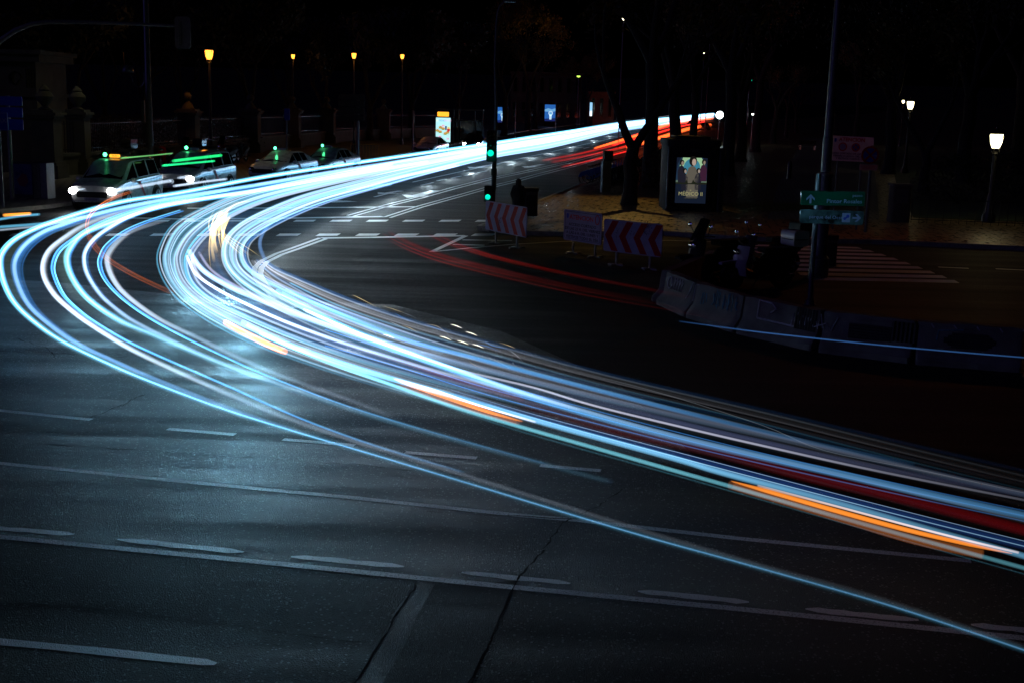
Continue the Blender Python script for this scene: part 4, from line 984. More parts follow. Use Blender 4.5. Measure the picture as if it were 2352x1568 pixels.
# ---- hire bicycles in their dock
def bicycle():
    t = thing('bicycle', 'blue hire bicycle at the near end of the dock, its rear wheel toward the road', 'bicycle', (0, 0, 0), 0, 'hire bicycles in the dock')
    for x in (-.52, .52):
        b = MB(); b.tube([(x + .31 * math.cos(a), 0, .33 + .31 * math.sin(a)) for a in [k * PI / 12 for k in range(24)]], .022, 6, closed=True); wh = b.build('wheel', M['rubber'], t)
        b = MB()
        for k in range(9): a = k * PI / 9; b.tube([(x + .3 * math.cos(a), 0, .33 + .3 * math.sin(a)), (x - .3 * math.cos(a), 0, .33 - .3 * math.sin(a))], .003, 3)
        b.tube([(x + .285 * math.cos(a), 0, .33 + .285 * math.sin(a)) for a in [k * PI / 12 for k in range(24)]], .012, 5, closed=True)
        b.lathe([(.035, -.05), (.035, .05)], n=8, M=ROT(PI / 2, 'X', (x, 0, .33))); b.build('spokes', M['chrome'], wh)
    b = MB(); b.tube([(-.52, .03, .33), (-.12, .02, .3), (.35, 0, .55), (.42, 0, .85)], .035, 8); b.tube([(-.12, 0, .3), (-.25, 0, .8)], .025, 8); b.tube([(.42, 0, .95), (.45, 0, .7), (.52, 0, .33)], .022, 8); b.tube([(-.52, 0, .33), (-.22, 0, .66)], .016, 6); b.build('frame', M['bluepaint'], t)
    b = MB(); vv = []
    for k in range(10):
        a = math.radians(20 + 150 * k / 9); vv += [(-.52 + .35 * math.cos(a), -.035, .33 + .35 * math.sin(a)), (-.52 + .35 * math.cos(a), .035, .33 + .35 * math.sin(a)), (-.52 + .2 * math.cos(a), .045, .33 + .2 * math.sin(a)), (-.52 + .2 * math.cos(a), -.045, .33 + .2 * math.sin(a))]
    b.add(vv, [(4*i+k, 4*i+(k+1) % 4, 4*i+4+(k+1) % 4, 4*i+4+k) for i in range(9) for k in range(4)]); b.build('rear_fender', M['bluepaint'], t)
    b = MB(); b.rbox((-.28, 0, .9), (.26, .15, .05), .024, axis='y'); b.tube([(-.25, 0, .75), (-.27, 0, .9)], .014, 6); b.build('saddle', M['black'], t)
    b = MB(); b.tube([(.3, -.3, 1.05), (.4, -.15, 1.04), (.42, 0, 1.0), (.4, .15, 1.04), (.3, .3, 1.05)], .014, 6); b.tube([(.42, 0, .85), (.42, 0, 1.0)], .018, 6); b.build('handlebar', M['black'], t)
    b = MB(); b.lathe([(.1, -.02), (.1, .02)], n=14, M=ROT(PI / 2, 'X', (-.12, .05, .3))); b.box((-.12, .09, .2), (.03, .03, .2)); b.box((-.12, -.09, .4), (.03, .03, .2)); b.box((-.12, .13, .1), (.1, .07, .02)); b.build('crank', M['black'], t)
    return t
bk = bicycle(); q = base_of(1366, 431, 0); A_ = W(1366, 431, 0); B_ = W(1455, 396, 0)
dv = (B_ - A_)
bk.location = (A_.x, A_.y, .13); bk.rotation_euler[2] = math.radians(12)
bl = ['second hire bicycle, just behind the nearest one', 'third hire bicycle, half behind the grey totem', 'fourth hire bicycle, seen past the totem', 'fifth hire bicycle, beside the forked trunk', 'sixth hire bicycle, just past the forked trunk',
      'seventh hire bicycle, between the forked and the straight trunk', 'eighth hire bicycle, before the straight trunk', 'last hire bicycle of the dock, farthest from the totem']
dirv = dv.normalized()
for i, l in enumerate(bl): p = Vector((A_.x, A_.y, .13)) + dirv * (1.15 * (i + 1)); dup(bk, p, math.radians(12 + random.uniform(-4, 4)), l)
dk = thing('bicycle_dock', 'long dark bicycle dock rail with upright posts beside the trunks', 'bicycle dock', Vector((A_.x, A_.y, .13)) + Vector((.62, .1, 0)), math.atan2(dirv.y, dirv.x))
b = MB(); b.box((5, 0, .05), (11, .35, .1)); b.build('base_rail', M['steelgrey'], dk)
for k in range(10): b = MB(); b.rbox((k * 1.15, 0, .4), (.14, .22, .72), .04, axis='z'); b.build('dock_post', M['black'], dk)
q = base_of(1390, 441); hT = hat(q, 347) - .13
t = thing('totem', 'grey slanted information totem at the end of the bicycle dock', 'totem', q, math.radians(25))
b = MB(); b.box((0, 0, .7), (.44, .2, 1.4)); b.build('lower_body', M['steelgrey'], t)
b = MB(); b.box((.1, .05, 1.4 + (hT - 1.4) / 2), (.46, .16, hT - 1.4)); b.box((.1, -.04, hT - .5), (.34, .02, .5)); b.build('upper_body', M['dark'], t)

# ================================================================== STREET FURNITURE
# green-room kiosk with lit poster
def kx(px, Y, h): return X_at(px, Y, h)
kb = base_of(1530, 485); Yk = kb.y
xl, xr = kx(1533, Yk, 1.5), kx(1652, Yk, 1.5); hk = hat((xl, Yk), 322) - .13
kt = thing('toilet_kiosk', 'dark public toilet kiosk with a glowing film poster', 'kiosk', ((xl + xr) / 2, Yk, .13))
wk = xr - xl; dkp = 2.6
b = MB(); b.rbox((0, dkp / 2, hk * .46), (wk, dkp, hk * .92 - .001), .25, axis='z', n=4); b.build('body', M['kiosk'], kt)
b = MB(); b.rbox((0, dkp / 2, hk * .92 + .12), (wk + .12, dkp + .12, .24), .3, axis='z', n=4); b.build('roof', M['kiosk'], kt)
b = MB(); b.rbox((0, dkp / 2, hk * .92 + .3), (wk - .6, dkp - .6, .12), .3, axis='z', n=4); b.build('roof_cap', M['kiosk'], kt)
b = MB(); b.tube([(-wk / 2 + .02, -.0, .1), (-wk / 2 + .02, 0, hk * .9)], .045, 8); b.build('corner_post', M['galv'], kt)
text('lettering', '· WC', .2, Matrix.Translation((.0, -.004, hat(kb, 346) - .13)), M['steelgrey'], kt)
pxl, pxr = kx(1552.5, Yk, 1.5), kx(1623, Yk, 1.5); zt, zb = hat(kb, 361.5) - .13, hat(kb, 466) - .13
pc, pz, pw2, ph = (pxl + pxr) / 2 - kt.location.x, (zt + zb) / 2, pxr - pxl, zt - zb
b = MB(); b.rbox((pc, -.02, pz), (pw2 + .22, .06, ph + .24), .06, axis='y'); fr = b.build('poster_frame', M['black'], kt)
def pan(name_, pts, mm, par, y=-.053): b = MB(); b.add([(pc + x * pw2, y, pz + z * ph) for x, z in pts], [list(range(len(pts)))]); return b.build(name_, mm, par)
E = {}
def em(key, col, s=1.0):
    if key not in E: E[key] = lit('backlit print ' + key, col, s)
    return E[key]
R4 = [(-.5, -.5), (.5, -.5), (.5, .5), (-.5, .5)]
pan('poster', R4, em('night', (.006, .01, .022)), fr, -.052)
pan('poster_sky', [(-.5, -.07), (.5, -.07), (.5, .1), (.46, .36), (.36, .5), (-.36, .5), (-.46, .36), (-.5, .1)], em('dusk', (.012, .03, .06)), fr, -.054)
pan('poster_sky', [(-.38, .36), (-.3, .5), (.3, .5), (.4, .4), (.42, .25), (-.42, .25)], em('palegreen', (.3, .5, .28)), fr, -.056)
pan('poster_disc', [(.27 * math.cos(a), .28 + .2 * math.sin(a)) for a in [k * PI / 14 for k in range(28)]], em('discblue', (.04, .2, .28)), fr, -.058)
pan('poster_horizon', [(-.5, -.06), (.5, -.06), (.5, -.0), (.2, .03), (-.2, .03), (-.5, .0)], em('glowband', (.09, .14, .1)), fr, -.0585)
def fig(cx_, cz_, s, body, face, tilt_=0):
    pan('poster_figure', [(cx_ - .1*s, cz_ - .3*s), (cx_ - .13*s, cz_ - .02*s), (cx_ - .08*s, cz_ + .08*s), (cx_ - .02*s, cz_ + .11*s), (cx_ + .05*s, cz_ + .09*s), (cx_ + .12*s, cz_), (cx_ + .12*s, cz_ - .3*s)], body, fr, -.062)
    pan('poster_figure', [(cx_ + .075*s * math.cos(a), cz_ + .17*s + .065*s * math.sin(a)) for a in [k * PI / 8 for k in range(16)]], em('hair', (.008, .007, .006)), fr, -.064)
    pan('poster_figure', [(cx_ + .02*s + .04*s * math.cos(a), cz_ + .155*s + .045*s * math.sin(a)) for a in [k * PI / 6 for k in range(12)]], face, fr, -.066)
fig(-.33, .22, 1.0, em('robe', (.012, .012, .02)), em('face2', (.25, .2, .15)))
fig(.38, .26, .9, em('robe2', (.04, .012, .03)), em('face2', (.25, .2, .15)))
fig(-.22, .06, .9, em('robe', (.012, .012, .02)), em('face3', (.3, .24, .2)))
fig(.22, .07, .9, em('robe', (.012, .012, .02)), em('face3', (.3, .24, .2)))
fig(.03, .14, 1.7, em('tunic', (.1, .09, .07)), em('face', (.4, .3, .24)))
pan('poster_ground', [(-.5, -.08), (.5, -.08), (.5, -.04), (.36, -.035), (.22, -.06), (.1, -.02), (.06, .03), (.02, -.05), (-.1, -.06), (-.16, .02), (-.2, -.05), (-.5, -.04)], em('soil', (.012, .014, .008)), fr, -.068)
text('poster_lettering', 'EL', .07, Matrix.Translation((pc - .0, -.07, pz - ph * .215)), em('gold', (.32, .3, .14)), fr)
text('poster_lettering', 'MÉDICO II', .2, Matrix.Translation((pc, -.07, pz - ph * .295)), em('gold', (.32, .3, .14)), fr, sx=1.02)
text('poster_lettering', '1 DE ENERO EN CINES', .05, Matrix.Translation((pc, -.07, pz - ph * .385)), em('dimgold', (.1, .09, .05)), fr)
b = MB()
for k, c in enumerate([0, 0, 0, 0, 1, 1, 1]): b.box((kx(1658, Yk, 1.5) - kt.location.x, .1, zt - .12 - k * .17), (.035, .03, .11), mi=c)
b.build('status_lights', [lit('dim green diode', (.03, .5, .1), 1), lit('pale blue diode', (.4, .6, 1), 1.2)], kt)
b = MB(); b.rbox((kx(1658, Yk, 1.5) - kt.location.x, .3, hk * .45), (.25, .5, hk * .9), .06, axis='z'); b.build('side_column', M['dark'], kt)

# litter bins
def bin_(p, lab, s=1.0, h=1.08):
    t = thing('litter_bin', lab, 'litter bin', p, math.radians(8))
    b = MB(); b.rbox((0, 0, h * .46), (.5*s, .4*s, h * .86), .08, axis='z'); b.build('body', M['dark'], t)
    b = MB(); b.rbox((0, 0, h - .06), (.56*s, .46*s, .12), .1, axis='z'); b.build('lid', M['black'], t)
    b = MB(); b.rbox((0, -.2*s, h * .82), (.36*s, .03, .1), .04, axis='y'); b.build('slot', M['steelgrey'], t)
q = base_of(1217, 498); hb = hat(q, 432) - .13; bin_(q, 'dark litter bin beside the standing person', 1.0, hb)
q = W(1900, 612); q = Vector((q.x, q.y, 0)); bin_(q, 'black litter bin fixed behind the thick right mast', .8, hat(q, 540))

# lit advertising cabinet at far left
q = base_of(60, 456); Yc = q.y; xl, xr = X_at(36, Yc, 1), X_at(108, Yc, 1)
t = thing('advert_cabinet', 'black-framed cabinet with a dim blue map poster and shiny steel side', 'cabinet', (q.x, Yc, .13), math.radians(-12))
hc = hat(q, 373) - .13
b = MB(); b.rbox((-.15, .2, hc / 2), (1.0, .25, hc), .06, axis='y'); b.build('body', M['black'], t)
b = MB(); b.rbox((-.15, .06, hc * .52), (.82, .03, hc * .84), .03, axis='y'); ps = b.build('poster', mat('dim blue print', (.03, .035, .16), .3, noise=.3, nscale=3), t)
b = MB(); b.prism([(.0, .25), (.18, .2), (.25, -.05), (.1, -.25), (-.12, -.2), (-.22, 0), (-.1, .12)], .004, (-.15, .04, hc * .5), 'y'); b.build('poster_shape', mat('dim red print', (.16, .02, .04), .4), ps)
b = MB(); b.box((.64, .2, hc * .5), (.56, .5, hc * .98)); b.build('steel_side', M['galv'], t)
b = MB(); b.box((.64, -.056, hc * .5), (.012, .012, hc * .96)); b.build('door_seam', M['black'], t)

# taxi sign and blue direction board at far left
q = W(8, 476, .13); tp = Vector((q.x, q.y, .13))
t = thing('taxi_sign', 'blue TAXI sign on a thin pole at the left edge', 'road sign', tp)
z1, z0 = hat(tp, 258) - .13, hat(tp, 300) - .13
b = MB(); b.tube([(0, 0, 0), (0, 0, z1)], .04, 10); b.build('pole', M['galv'], t)
sw = X_at(20, tp.y, 3) - X_at(-14, tp.y, 3); cx = (X_at(20, tp.y, 3) + X_at(-14, tp.y, 3)) / 2 - tp.x
b = MB(); b.rbox((cx, -.06, (z1 + z0) / 2), (sw, .03, z1 - z0), .05, axis='y'); p = b.build('panel', M['blue'], t)
text('lettering', 'TAXI', .2, Matrix.Translation((cx + .02, -.078, (z1 + z0) / 2 + .02)), M['white'], p, bold=.004)
b = MB(); 
for s in (-1, 1): b.box((cx + s * (sw / 2 - .02), -.077, (z1 + z0) / 2), (.015, .004, z1 - z0 - .06))
for s in (-1, 1): b.box((cx, -.077, (z1 + z0) / 2 + s * ((z1 - z0) / 2 - .03)), (sw - .05, .004, .015))
b.build('border', M['white'], p)
q = base_of(29, 458); t = thing('direction_board', 'stack of three blue direction boards behind the TAXI sign', 'direction board', q)
b = MB(); b.tube([(0, 0, 0), (0, 0, hat(q, 220) - .13)], .075, 10); b.build('pole', M['galv'], t)
for a, c in ((222, 243), (247, 270), (274, 299)):
    z1, z0 = hat(q, a) - .13, hat(q, c) - .13; x0, x1 = X_at(-60, q.y, 4) - q.x, X_at(52, q.y, 4) - q.x
    b = MB(); b.rbox(((x0 + x1) / 2, -.1, (z0 + z1) / 2), (x1 - x0, .04, z1 - z0), .03, axis='y'); b.build('panel', M['blue'], t)
# grey direction board with four panels, mid left
q = base_of(822, 373); t = thing('direction_board', 'dim grey stack of four direction boards on one pole above the taxis', 'direction board', q)
b = MB(); b.tube([(0, 0, 0), (0, 0, hat(q, 217) - .13)], .09, 10); b.build('pole', M['galv'], t)
for a, c in ((217, 230), (232, 246), (248, 262), (264, 278)):
    z1, z0 = hat(q, a) - .13, hat(q, c) - .13; x0, x1 = X_at(778, q.y, 4) - q.x, X_at(837, q.y, 4) - q.x
    b = MB(); b.rbox(((x0 + x1) / 2, -.12, (z0 + z1) / 2), (x1 - x0, .04, z1 - z0), .03, axis='y'); b.build('panel', M['dark'], t)
q = base_of(659, 375); t = thing('taxi_sign', 'small blue TAXI sign on a thin pole above the third taxi', 'road sign', q)
b = MB(); b.tube([(0, 0, 0), (0, 0, hat(q, 250) - .13)], .04, 8); b.build('pole', M['galv'], t)
z1, z0 = hat(q, 250) - .13, hat(q, 277) - .13; b = MB(); b.rbox((.05, -.06, (z0 + z1) / 2), (.34, .03, z1 - z0), .04, axis='y'); p = b.build('panel', M['blue'], t)
text('lettering', 'TAXI', .13, Matrix.Translation((.05, -.077, (z0 + z1) / 2)), M['white'], p)
for px, py, top, lab in [(948, 352, 254, 'thin bare pole left of the burger advertisement'), (1182, 318, 236, 'thin stop pole beside the blue lit panel'), (1275, 305, 232, 'thin pole right of the second blue advertisement'), (1330, 295, 235, 'thin pole with a pale fin on the far pavement')]:
    q = base_of(px, py); t = thing('sign_pole', lab, 'pole', q); b = MB(); h = hat(q, top) - .13; b.tube([(0, 0, 0), (0, 0, h)], .06, 8); b.build('pole', M['galv'], t)
    b = MB(); b.rbox((.02, 0, h - .5), (.1, .3, .9), .03, axis='z'); b.build('fin', M['steelgrey'], t)

# bus shelter with burger advert and amber display
q = base_of(1018, 338); t = thing('bus_shelter', 'bus shelter with a lit burger advertisement and amber display', 'bus shelter', q, math.radians(0))
Yb = q.y; X = lambda px: X_at(px, Yb, 2) - q.x; Z = lambda py: hat(q, py) - .13
b = MB(); b.box(((X(1000) + X(1110)) / 2, .9, Z(252)), (X(1110) - X(1000), 1.9, .1)); b.build('roof', M['steelgrey'], t)
b = MB()
for px in (1042, 1052, 1090, 1108): b.box((X(px), .9 if px > 1045 else 0, Z(252) / 2), (.09, .09, Z(252)))
b.build('posts', M['galv'], t)
b = MB(); b.box(((X(1042) + X(1108)) / 2, 1.7, 1.4), (X(1108) - X(1042), .03, 2.0)); b.build('glass_wall', M['glass'], t)
b = MB(); b.box(((X(1050) + X(1100)) / 2, 1.2, .5), (X(1100) - X(1050), .4, .06)); b.build('seat', M['steelgrey'], t)
b = MB(); b.rbox((X(1017.5), 0, Z(263)), (X(1030) - X(1004), .2, Z(257.5) - Z(268)), .05, axis='y'); b.build('time_display', M['l_amber'], t)
ax, az, aw, ah = X(1018), (Z(271) + Z(327)) / 2, X(1034.5) - X(1001), Z(271) - Z(327)
b = MB(); b.rbox((ax, .05, az), (aw + .16, .12, ah + .2), .05, axis='y'); b.box((ax, .05, (az - ah / 2) / 2), (aw, .1, az - ah / 2)); fr = b.build('advert_frame', M['black'], t)
def pan2(name_, pts, mm, y): b = MB(); b.add([(ax + x * aw, y, az + z * ah) for x, z in pts], [list(range(len(pts)))]); return b.build(name_, mm, fr)
def oval(cx_, cz_, rx, rz_, n=14): return [(cx_ + rx * math.cos(2*PI*k/n), cz_ + rz_ * math.sin(2*PI*k/n)) for k in range(n)]
pan2('advert_print', R4, em('advertblue', (.5, .95, 1.0)), -.02)
for cx_, cz_ in ((-.18, .1), (.0, .05), (-.38, -.03), (-.2, -.08), (.15, -.15), (.3, -.1)):
    pan2('burger', oval(cx_, cz_, .13, .06), em('bun', (.6, .3, .1)), -.03); pan2('burger', oval(cx_, cz_ - .03, .14, .018), em('lettuce', (.25, .35, .06)), -.035)
pan2('fries', [(.28, -.08), (.46, -.06), (.48, .05), (.26, .05)], em('redprint', (.6, .03, .03)), -.04); pan2('fries', [(.27, .05), (.47, .05), (.44, .13), (.3, .13)], em('yellowprint', (.9, .65, .2)), -.04)
pan2('cup', [(.14, .0), (.24, -.02), (.26, .16), (.12, .16)], em('cupblue', (.05, .08, .2)), -.038)
for cx_, cz_, s in ((.0, .17, '3,9'), (-.22, -.28, '4,9'), (.33, -.36, '5,9')):
    pan2('price_tag', oval(cx_, cz_, .12, .05, 4), em('pinktag', (.9, .5, .7)), -.041); text('price', s, .2, Matrix.Translation((ax + cx_ * aw, -.045, az + cz_ * ah)), em('redprint', (.6, .03, .03)), fr)
text('advert_lettering', 'MENÚ', .24, Matrix.Translation((ax - .08 * aw, -.045, az + .38 * ah)), em('bluetext', (.1, .25, .5)), fr)
text('advert_lettering', '4YOU', .24, Matrix.Translation((ax + .3 * aw, -.045, az + .38 * ah)), em('pinktext', (.9, .25, .5)), fr)
b = MB(); b.tube([(ax - .46*aw, -.04, az + .34*ah), (ax - .43*aw, -.04, az + .42*ah), (ax - .40*aw, -.04, az + .36*ah), (ax - .37*aw, -.04, az + .42*ah), (ax - .34*aw, -.04, az + .34*ah)], .02, 5); b.build('arch_mark', em('goldprint', (.8, .6, .3)), fr)
# blue watch adverts
def blue_ad(pxl, pxr, pyt, pyb, foot, lab):
    q = base_of((pxl + pxr) / 2, foot); t = thing('lit_advert', lab, 'advertising panel', q)
    X = lambda px: X_at(px, q.y, 2) - q.x; Z = lambda py: hat(q, py) - .13
    a, b_2, c, d = X(pxl), X(pxr), Z(pyt), Z(pyb)
    b = MB(); b.rbox(((a + b_2) / 2, .1, (c + .0) / 2 + .1), (b_2 - a + .3, .2, c + .2), .08, axis='y'); fr = b.build('frame', M['black'], t)
    w_, h_ = b_2 - a, c - d
    def pp(n_, pts, mm, y): b = MB(); b.add([((a + b_2) / 2 + x * w_, y, (c + d) / 2 + z * h_) for x, z in pts], [list(range(len(pts)))]); b.build(n_, mm, fr)
    pp('advert_print', R4, em('adblue', (.02, .12, .42)), -.01); pp('advert_cloud', [(-.5, .2), (-.2, .28), (.1, .22), (.5, .3), (.5, .12), (.1, .05), (-.5, .08)], em('adpale', (.15, .4, .7)), -.02)
    pp('advert_dark', [(-.5, -.5), (.5, -.5), (.5, -.3), (-.5, -.36)], em('addark', (.01, .02, .12)), -.02)
    pp('watch', oval(.02, -.02, .2, .14), em('adwhite', (.55, .75, .9)), -.03); pp('watch', oval(.02, -.02, .13, .09), em('adpale', (.15, .4, .7)), -.035); pp('watch', [(-.08, -.4), (.1, -.4), (.12, -.12), (-.1, -.12)], em('adwhite', (.55, .75, .9)), -.03)
    text('advert_lettering', '12', .35, Matrix.Translation(((a + b_2) / 2, -.04, (c + d) / 2 + .38 * h_)), em('adwhite', (.55, .75, .9)), fr) if False else None
    return t
blue_ad(1142, 1166, 247, 282, 300, 'blue lit advertisement left of the slim tree, behind the slim mast')
blue_ad(1251, 1277, 241, 279, 292, 'blue lit advertisement on the far pavement by the facade')
q = base_of(1356, 289); t = thing('lit_advert', 'narrow bright lit panel on the far pavement by the pale trunk', 'advertising panel', q)
b = MB(); z1, z0 = hat(q, 236), hat(q, 270); b.box((0, 0, z1 / 2), (.8, .2, z1)); b.build('frame', M['black'], t)
b = MB(); b.box((0, -.12, (z0 + z1) / 2), (.5, .02, (z1 - z0) * .9)); b.build('screen', em('adpale2', (.35, .7, 1.0)), t)
b = MB(); b.box((0, -.14, z0 + .6), (.4, .02, 1.0)); b.build('screen_glow', lit('white screen', (1, 1, .95), 1.3), t)

# utility cabinet, bench, rails near the lamp
q = base_of(2068, 512); t = thing('utility_cabinet', 'square stone-coloured utility cabinet right of the road signs', 'cabinet', q)
hu = hat(q, 428) - .13; wu = X_at(2090, q.y, 1) - X_at(2047, q.y, 1)
b = MB(); b.rbox((0, .3, hu / 2), (wu, .6, hu), .06, axis='z'); b.build('body', M['stone'], t)
b = MB(); b.box((0, -.005, hu * .72), (wu * .62, .02, hu * .38)); b.build('door', M['stone2'], t)
b = MB(); b.rbox((0, .3, hu + .03), (wu + .1, .7, .08), .06, axis='z'); b.build('lid', M['stone2'], t)
ra, rb = base_of(2092, 512), base_of(2370, 522); d = rb - ra; t = thing('low_railing', 'low black hoop railing along the lawn at the right', 'railing', ra, math.atan2(d.y, d.x))
b = MB(); L = d.length; n = int(L / .28)
for k in range(n): b.box((k * .28, 0, .42), (.018, .018, .84))
b.box((L / 2, 0, .86), (L, .03, .03)); b.box((L / 2, 0, .12), (L, .025, .025)); b.build('rails', M['black'], t)
q = base_of(1855, 345); t = thing('bench', 'dark bench beside the tree-lined footpath', 'bench', q, .2)
b = MB(); b.box((0, 0, .45), (2.0, .5, .06)); b.build('seat', M['wood'], t); b = MB(); b.box((0, .25, .75), (2.0, .05, .4)); b.build('backrest', M['wood'], t)
for s in (-.8, .8): b = MB(); b.box((s, 0, .22), (.06, .5, .44)); b.build('leg', M['black'], t)
q = base_of(1812, 520); t = thing('bollard', 'dark bollard left of the green direction sign', 'bollard', base_of(1812, 412)); b = MB(); b.lathe([(.14, 0), (.14, .9), (.1, 1.0), (.02, 1.05)], n=12); b.build('post', M['black'], t)
# yellow works barrier behind the taxis
q = base_of(838, 372); t = thing('works_barrier', 'small yellow tubular barrier behind the last taxi', 'barrier', q, .1)
b = MB(); X0 = -.9
b.tube([(-.9, 0, 0), (-.9, 0, 1.1), (.9, 0, 1.1), (.9, 0, 0)], .025, 6)
for k in range(8): b.tube([(-.7 + .2 * k, 0, .2), (-.7 + .2 * k, 0, 1.08)], .01, 5)
b.tube([(-.9, 0, .2), (.9, 0, .2)], .02, 6); b.build('frame', M['yellowrail'], t)

# ---- standing person seen from behind
def person(base, rz, lab, h=1.72):
    t = thing('person', lab, 'person', base, rz)
    k = h / 1.75
    J = {'pel': (0, 0, .95), 'wst': (0, 0, 1.1), 'chs': (0, .01, 1.32), 'nk': (0, 0, 1.5), 'hd': (0, -.01, 1.6), 'top': (0, 0, 1.7),
         'hl': (-.1, 0, .9), 'kl_': (-.12, -.03, .5), 'al': (-.13, .02, .09), 'tl': (-.15, -.14, .03), 'hr': (.1, 0, .9), 'kr_': (.13, -.01, .5), 'ar': (.15, .03, .09), 'tr': (.18, -.12, .03),
         'sl': (-.19, 0, 1.42), 'el': (-.27, .03, 1.14), 'wl': (-.24, -.07, .9), 'sr': (.19, 0, 1.42), 'er': (.28, .02, 1.14), 'wr': (.25, -.08, .9)}
    Rr = {'pel': .16, 'wst': .15, 'chs': .175, 'nk': .065, 'hd': .1, 'top': .08, 'hl': .1, 'kl_': .065, 'al': .045, 'tl': .035, 'hr': .1, 'kr_': .065, 'ar': .045, 'tr': .035, 'sl': .075, 'el': .055, 'wl': .035, 'sr': .075, 'er': .055, 'wr': .035}
    Ed = [('pel', 'wst'), ('wst', 'chs'), ('chs', 'nk'), ('nk', 'hd'), ('hd', 'top'), ('pel', 'hl'), ('hl', 'kl_'), ('kl_', 'al'), ('al', 'tl'), ('pel', 'hr'), ('hr', 'kr_'), ('kr_', 'ar'), ('ar', 'tr'), ('chs', 'sl'), ('sl', 'el'), ('el', 'wl'), ('chs', 'sr'), ('sr', 'er'), ('er', 'wr')]
    for s, w_ in ((-1, 'wl'), (1, 'wr')):
        wx, wy, wz = J[w_]
        J['p' + w_] = (wx, wy - .01, wz - .08); Rr['p' + w_] = .034; Ed.append((w_, 'p' + w_))
        for f in range(4):
            n_ = 'f%d%s' % (f, w_); J[n_] = (wx, wy - .035 + .022 * f, wz - .13); Rr[n_] = .011; Ed.append(('p' + w_, n_))
            J[n_ + 'b'] = (wx - s * .015, wy - .04 + .022 * f, wz - .165 - .01 * (f in (1, 2))); Rr[n_ + 'b'] = .009; Ed.append((n_, n_ + 'b'))
        n_ = 'th' + w_; J[n_] = (wx - s * .03, wy - .05, wz - .1); Rr[n_] = .011; Ed.append((w_, n_))
    keys = list(J); me = bpy.data.meshes.new('body'); me.from_pydata([tuple(c * k for c in J[a]) for a in keys], [(keys.index(a), keys.index(b)) for a, b in Ed], []); me.update()
    o = bpy.data.objects.new('body', me); C.objects.link(o); md = o.modifiers.new('s', 'SKIN'); sv = me.skin_vertices[0].data
    for i, a in enumerate(keys): sv[i].radius = (Rr[a] * k, Rr[a] * k * (.8 if a in ('chs', 'wst', 'pel') else 1)); sv[i].use_root = (a == 'pel')
    o.modifiers.new('u', 'SUBSURF').levels = 2; o.modifiers['u'].render_levels = 2
    bpy.context.view_layer.update(); dg = bpy.context.evaluated_depsgraph_get(); m2 = bpy.data.meshes.new_from_object(o.evaluated_get(dg)); bpy.data.objects.remove(o)
    m2.materials.clear(); m2.materials.append(M['coat']); m2.polygons.foreach_set('use_smooth', [True] * len(m2.polygons)); o = bpy.data.objects.new('body', m2); C.objects.link(o); o.parent = t
    b = MB(); b.lathe([(.25*k, .62*k), (.24*k, .8*k), (.215*k, 1.0*k), (.225*k, 1.25*k), (.22*k, 1.4*k), (.13*k, 1.49*k), (.09*k, 1.53*k)], n=18, M=Matrix.Diagonal((1, .75, 1, 1))); b.build('coat', M['coat'], t)
    b = MB(); b.ball((0, .015, 1.63*k), .125*k, 12, sc_=(.92, 1.0, 1.1)); b.ball((0, .05, 1.55*k), .1*k, 10, sc_=(1, .8, 1)); b.build('hair', M['hair'], t)
    b = MB(); b.ball((0, -.095*k, 1.615*k), .018, 6, sc_=(.8, 1.3, 1.5))
    for s in (-1, 1): b.ball((s * .105*k, 0, 1.61*k), .022, 6, sc_=(.5, 1, 1.5))
    b.build('face', M['skin'], t)
    return t
pb = W(1189, 512, .13); pbv = Vector((pb.x, pb.y, .13)); person(pbv, math.radians(165), 'person in a dark hooded coat standing beside the litter bin, back turned', hat(pbv, 411) - .13)

# ================================================================== FAR FACADE AND TREES
q = base_of(1255, 290); Yf = q.y
def facade(pxl, pxr, pyt, pyb, mm, lab, ncol, nrow, name='building', yoff=0):
    q = base_of(pxl, pyb); Y = q.y + yoff; xl, xr = X_at(pxl, Y, 3), X_at(pxr, Y, 3); h = hat((xl, Y), pyt) - .13
    t = thing(name, lab, 'building', ((xl + xr) / 2, Y, .13)); w_ = xr - xl
    b = MB(); b.box((0, 3, h / 2), (w_, 6, h)); b.build('wall', mm, t)
    b = MB(); b.box((0, 2.9, h + .15), (w_ + .5, 6.6, .3)); b.build('cornice', mm, t); b = MB(); b.box((0, -.06, h * .26), (w_ + .1, .12, .25)); b.build('string_course', mm, t)
    cw = w_ / ncol
    for r in range(nrow):
        for c_ in range(ncol):
            x = -w_ / 2 + cw * (c_ + .5); z0 = h * (r + .28) / nrow; wh = h / nrow * .56
            b = MB(); 
            for s in (-1, 1): b.box((x + s * cw * .22, -.05, z0 + wh / 2), (cw * .07, .12, wh + .2))
            b.box((x, -.06, z0 - .08), (cw * .55, .2, .12)); b.box((x, -.06, z0 + wh + .08), (cw * .55, .16, .14)); fr = b.build('window', mm, t)
            b = MB(); b.box((x, -.015, z0 + wh / 2), (cw * .37, .02, wh)); b.build('pane', M['glass'], fr)
    return t
facade(1172, 1335, 168, 292, M['facade'], 'pale far facade with tall narrow windows behind the lit adverts', 8, 2, yoff=45)
facade(1352, 1410, 214, 290, M['brick'], 'dim orange brick wall between far trunks', 3, 1, yoff=12)

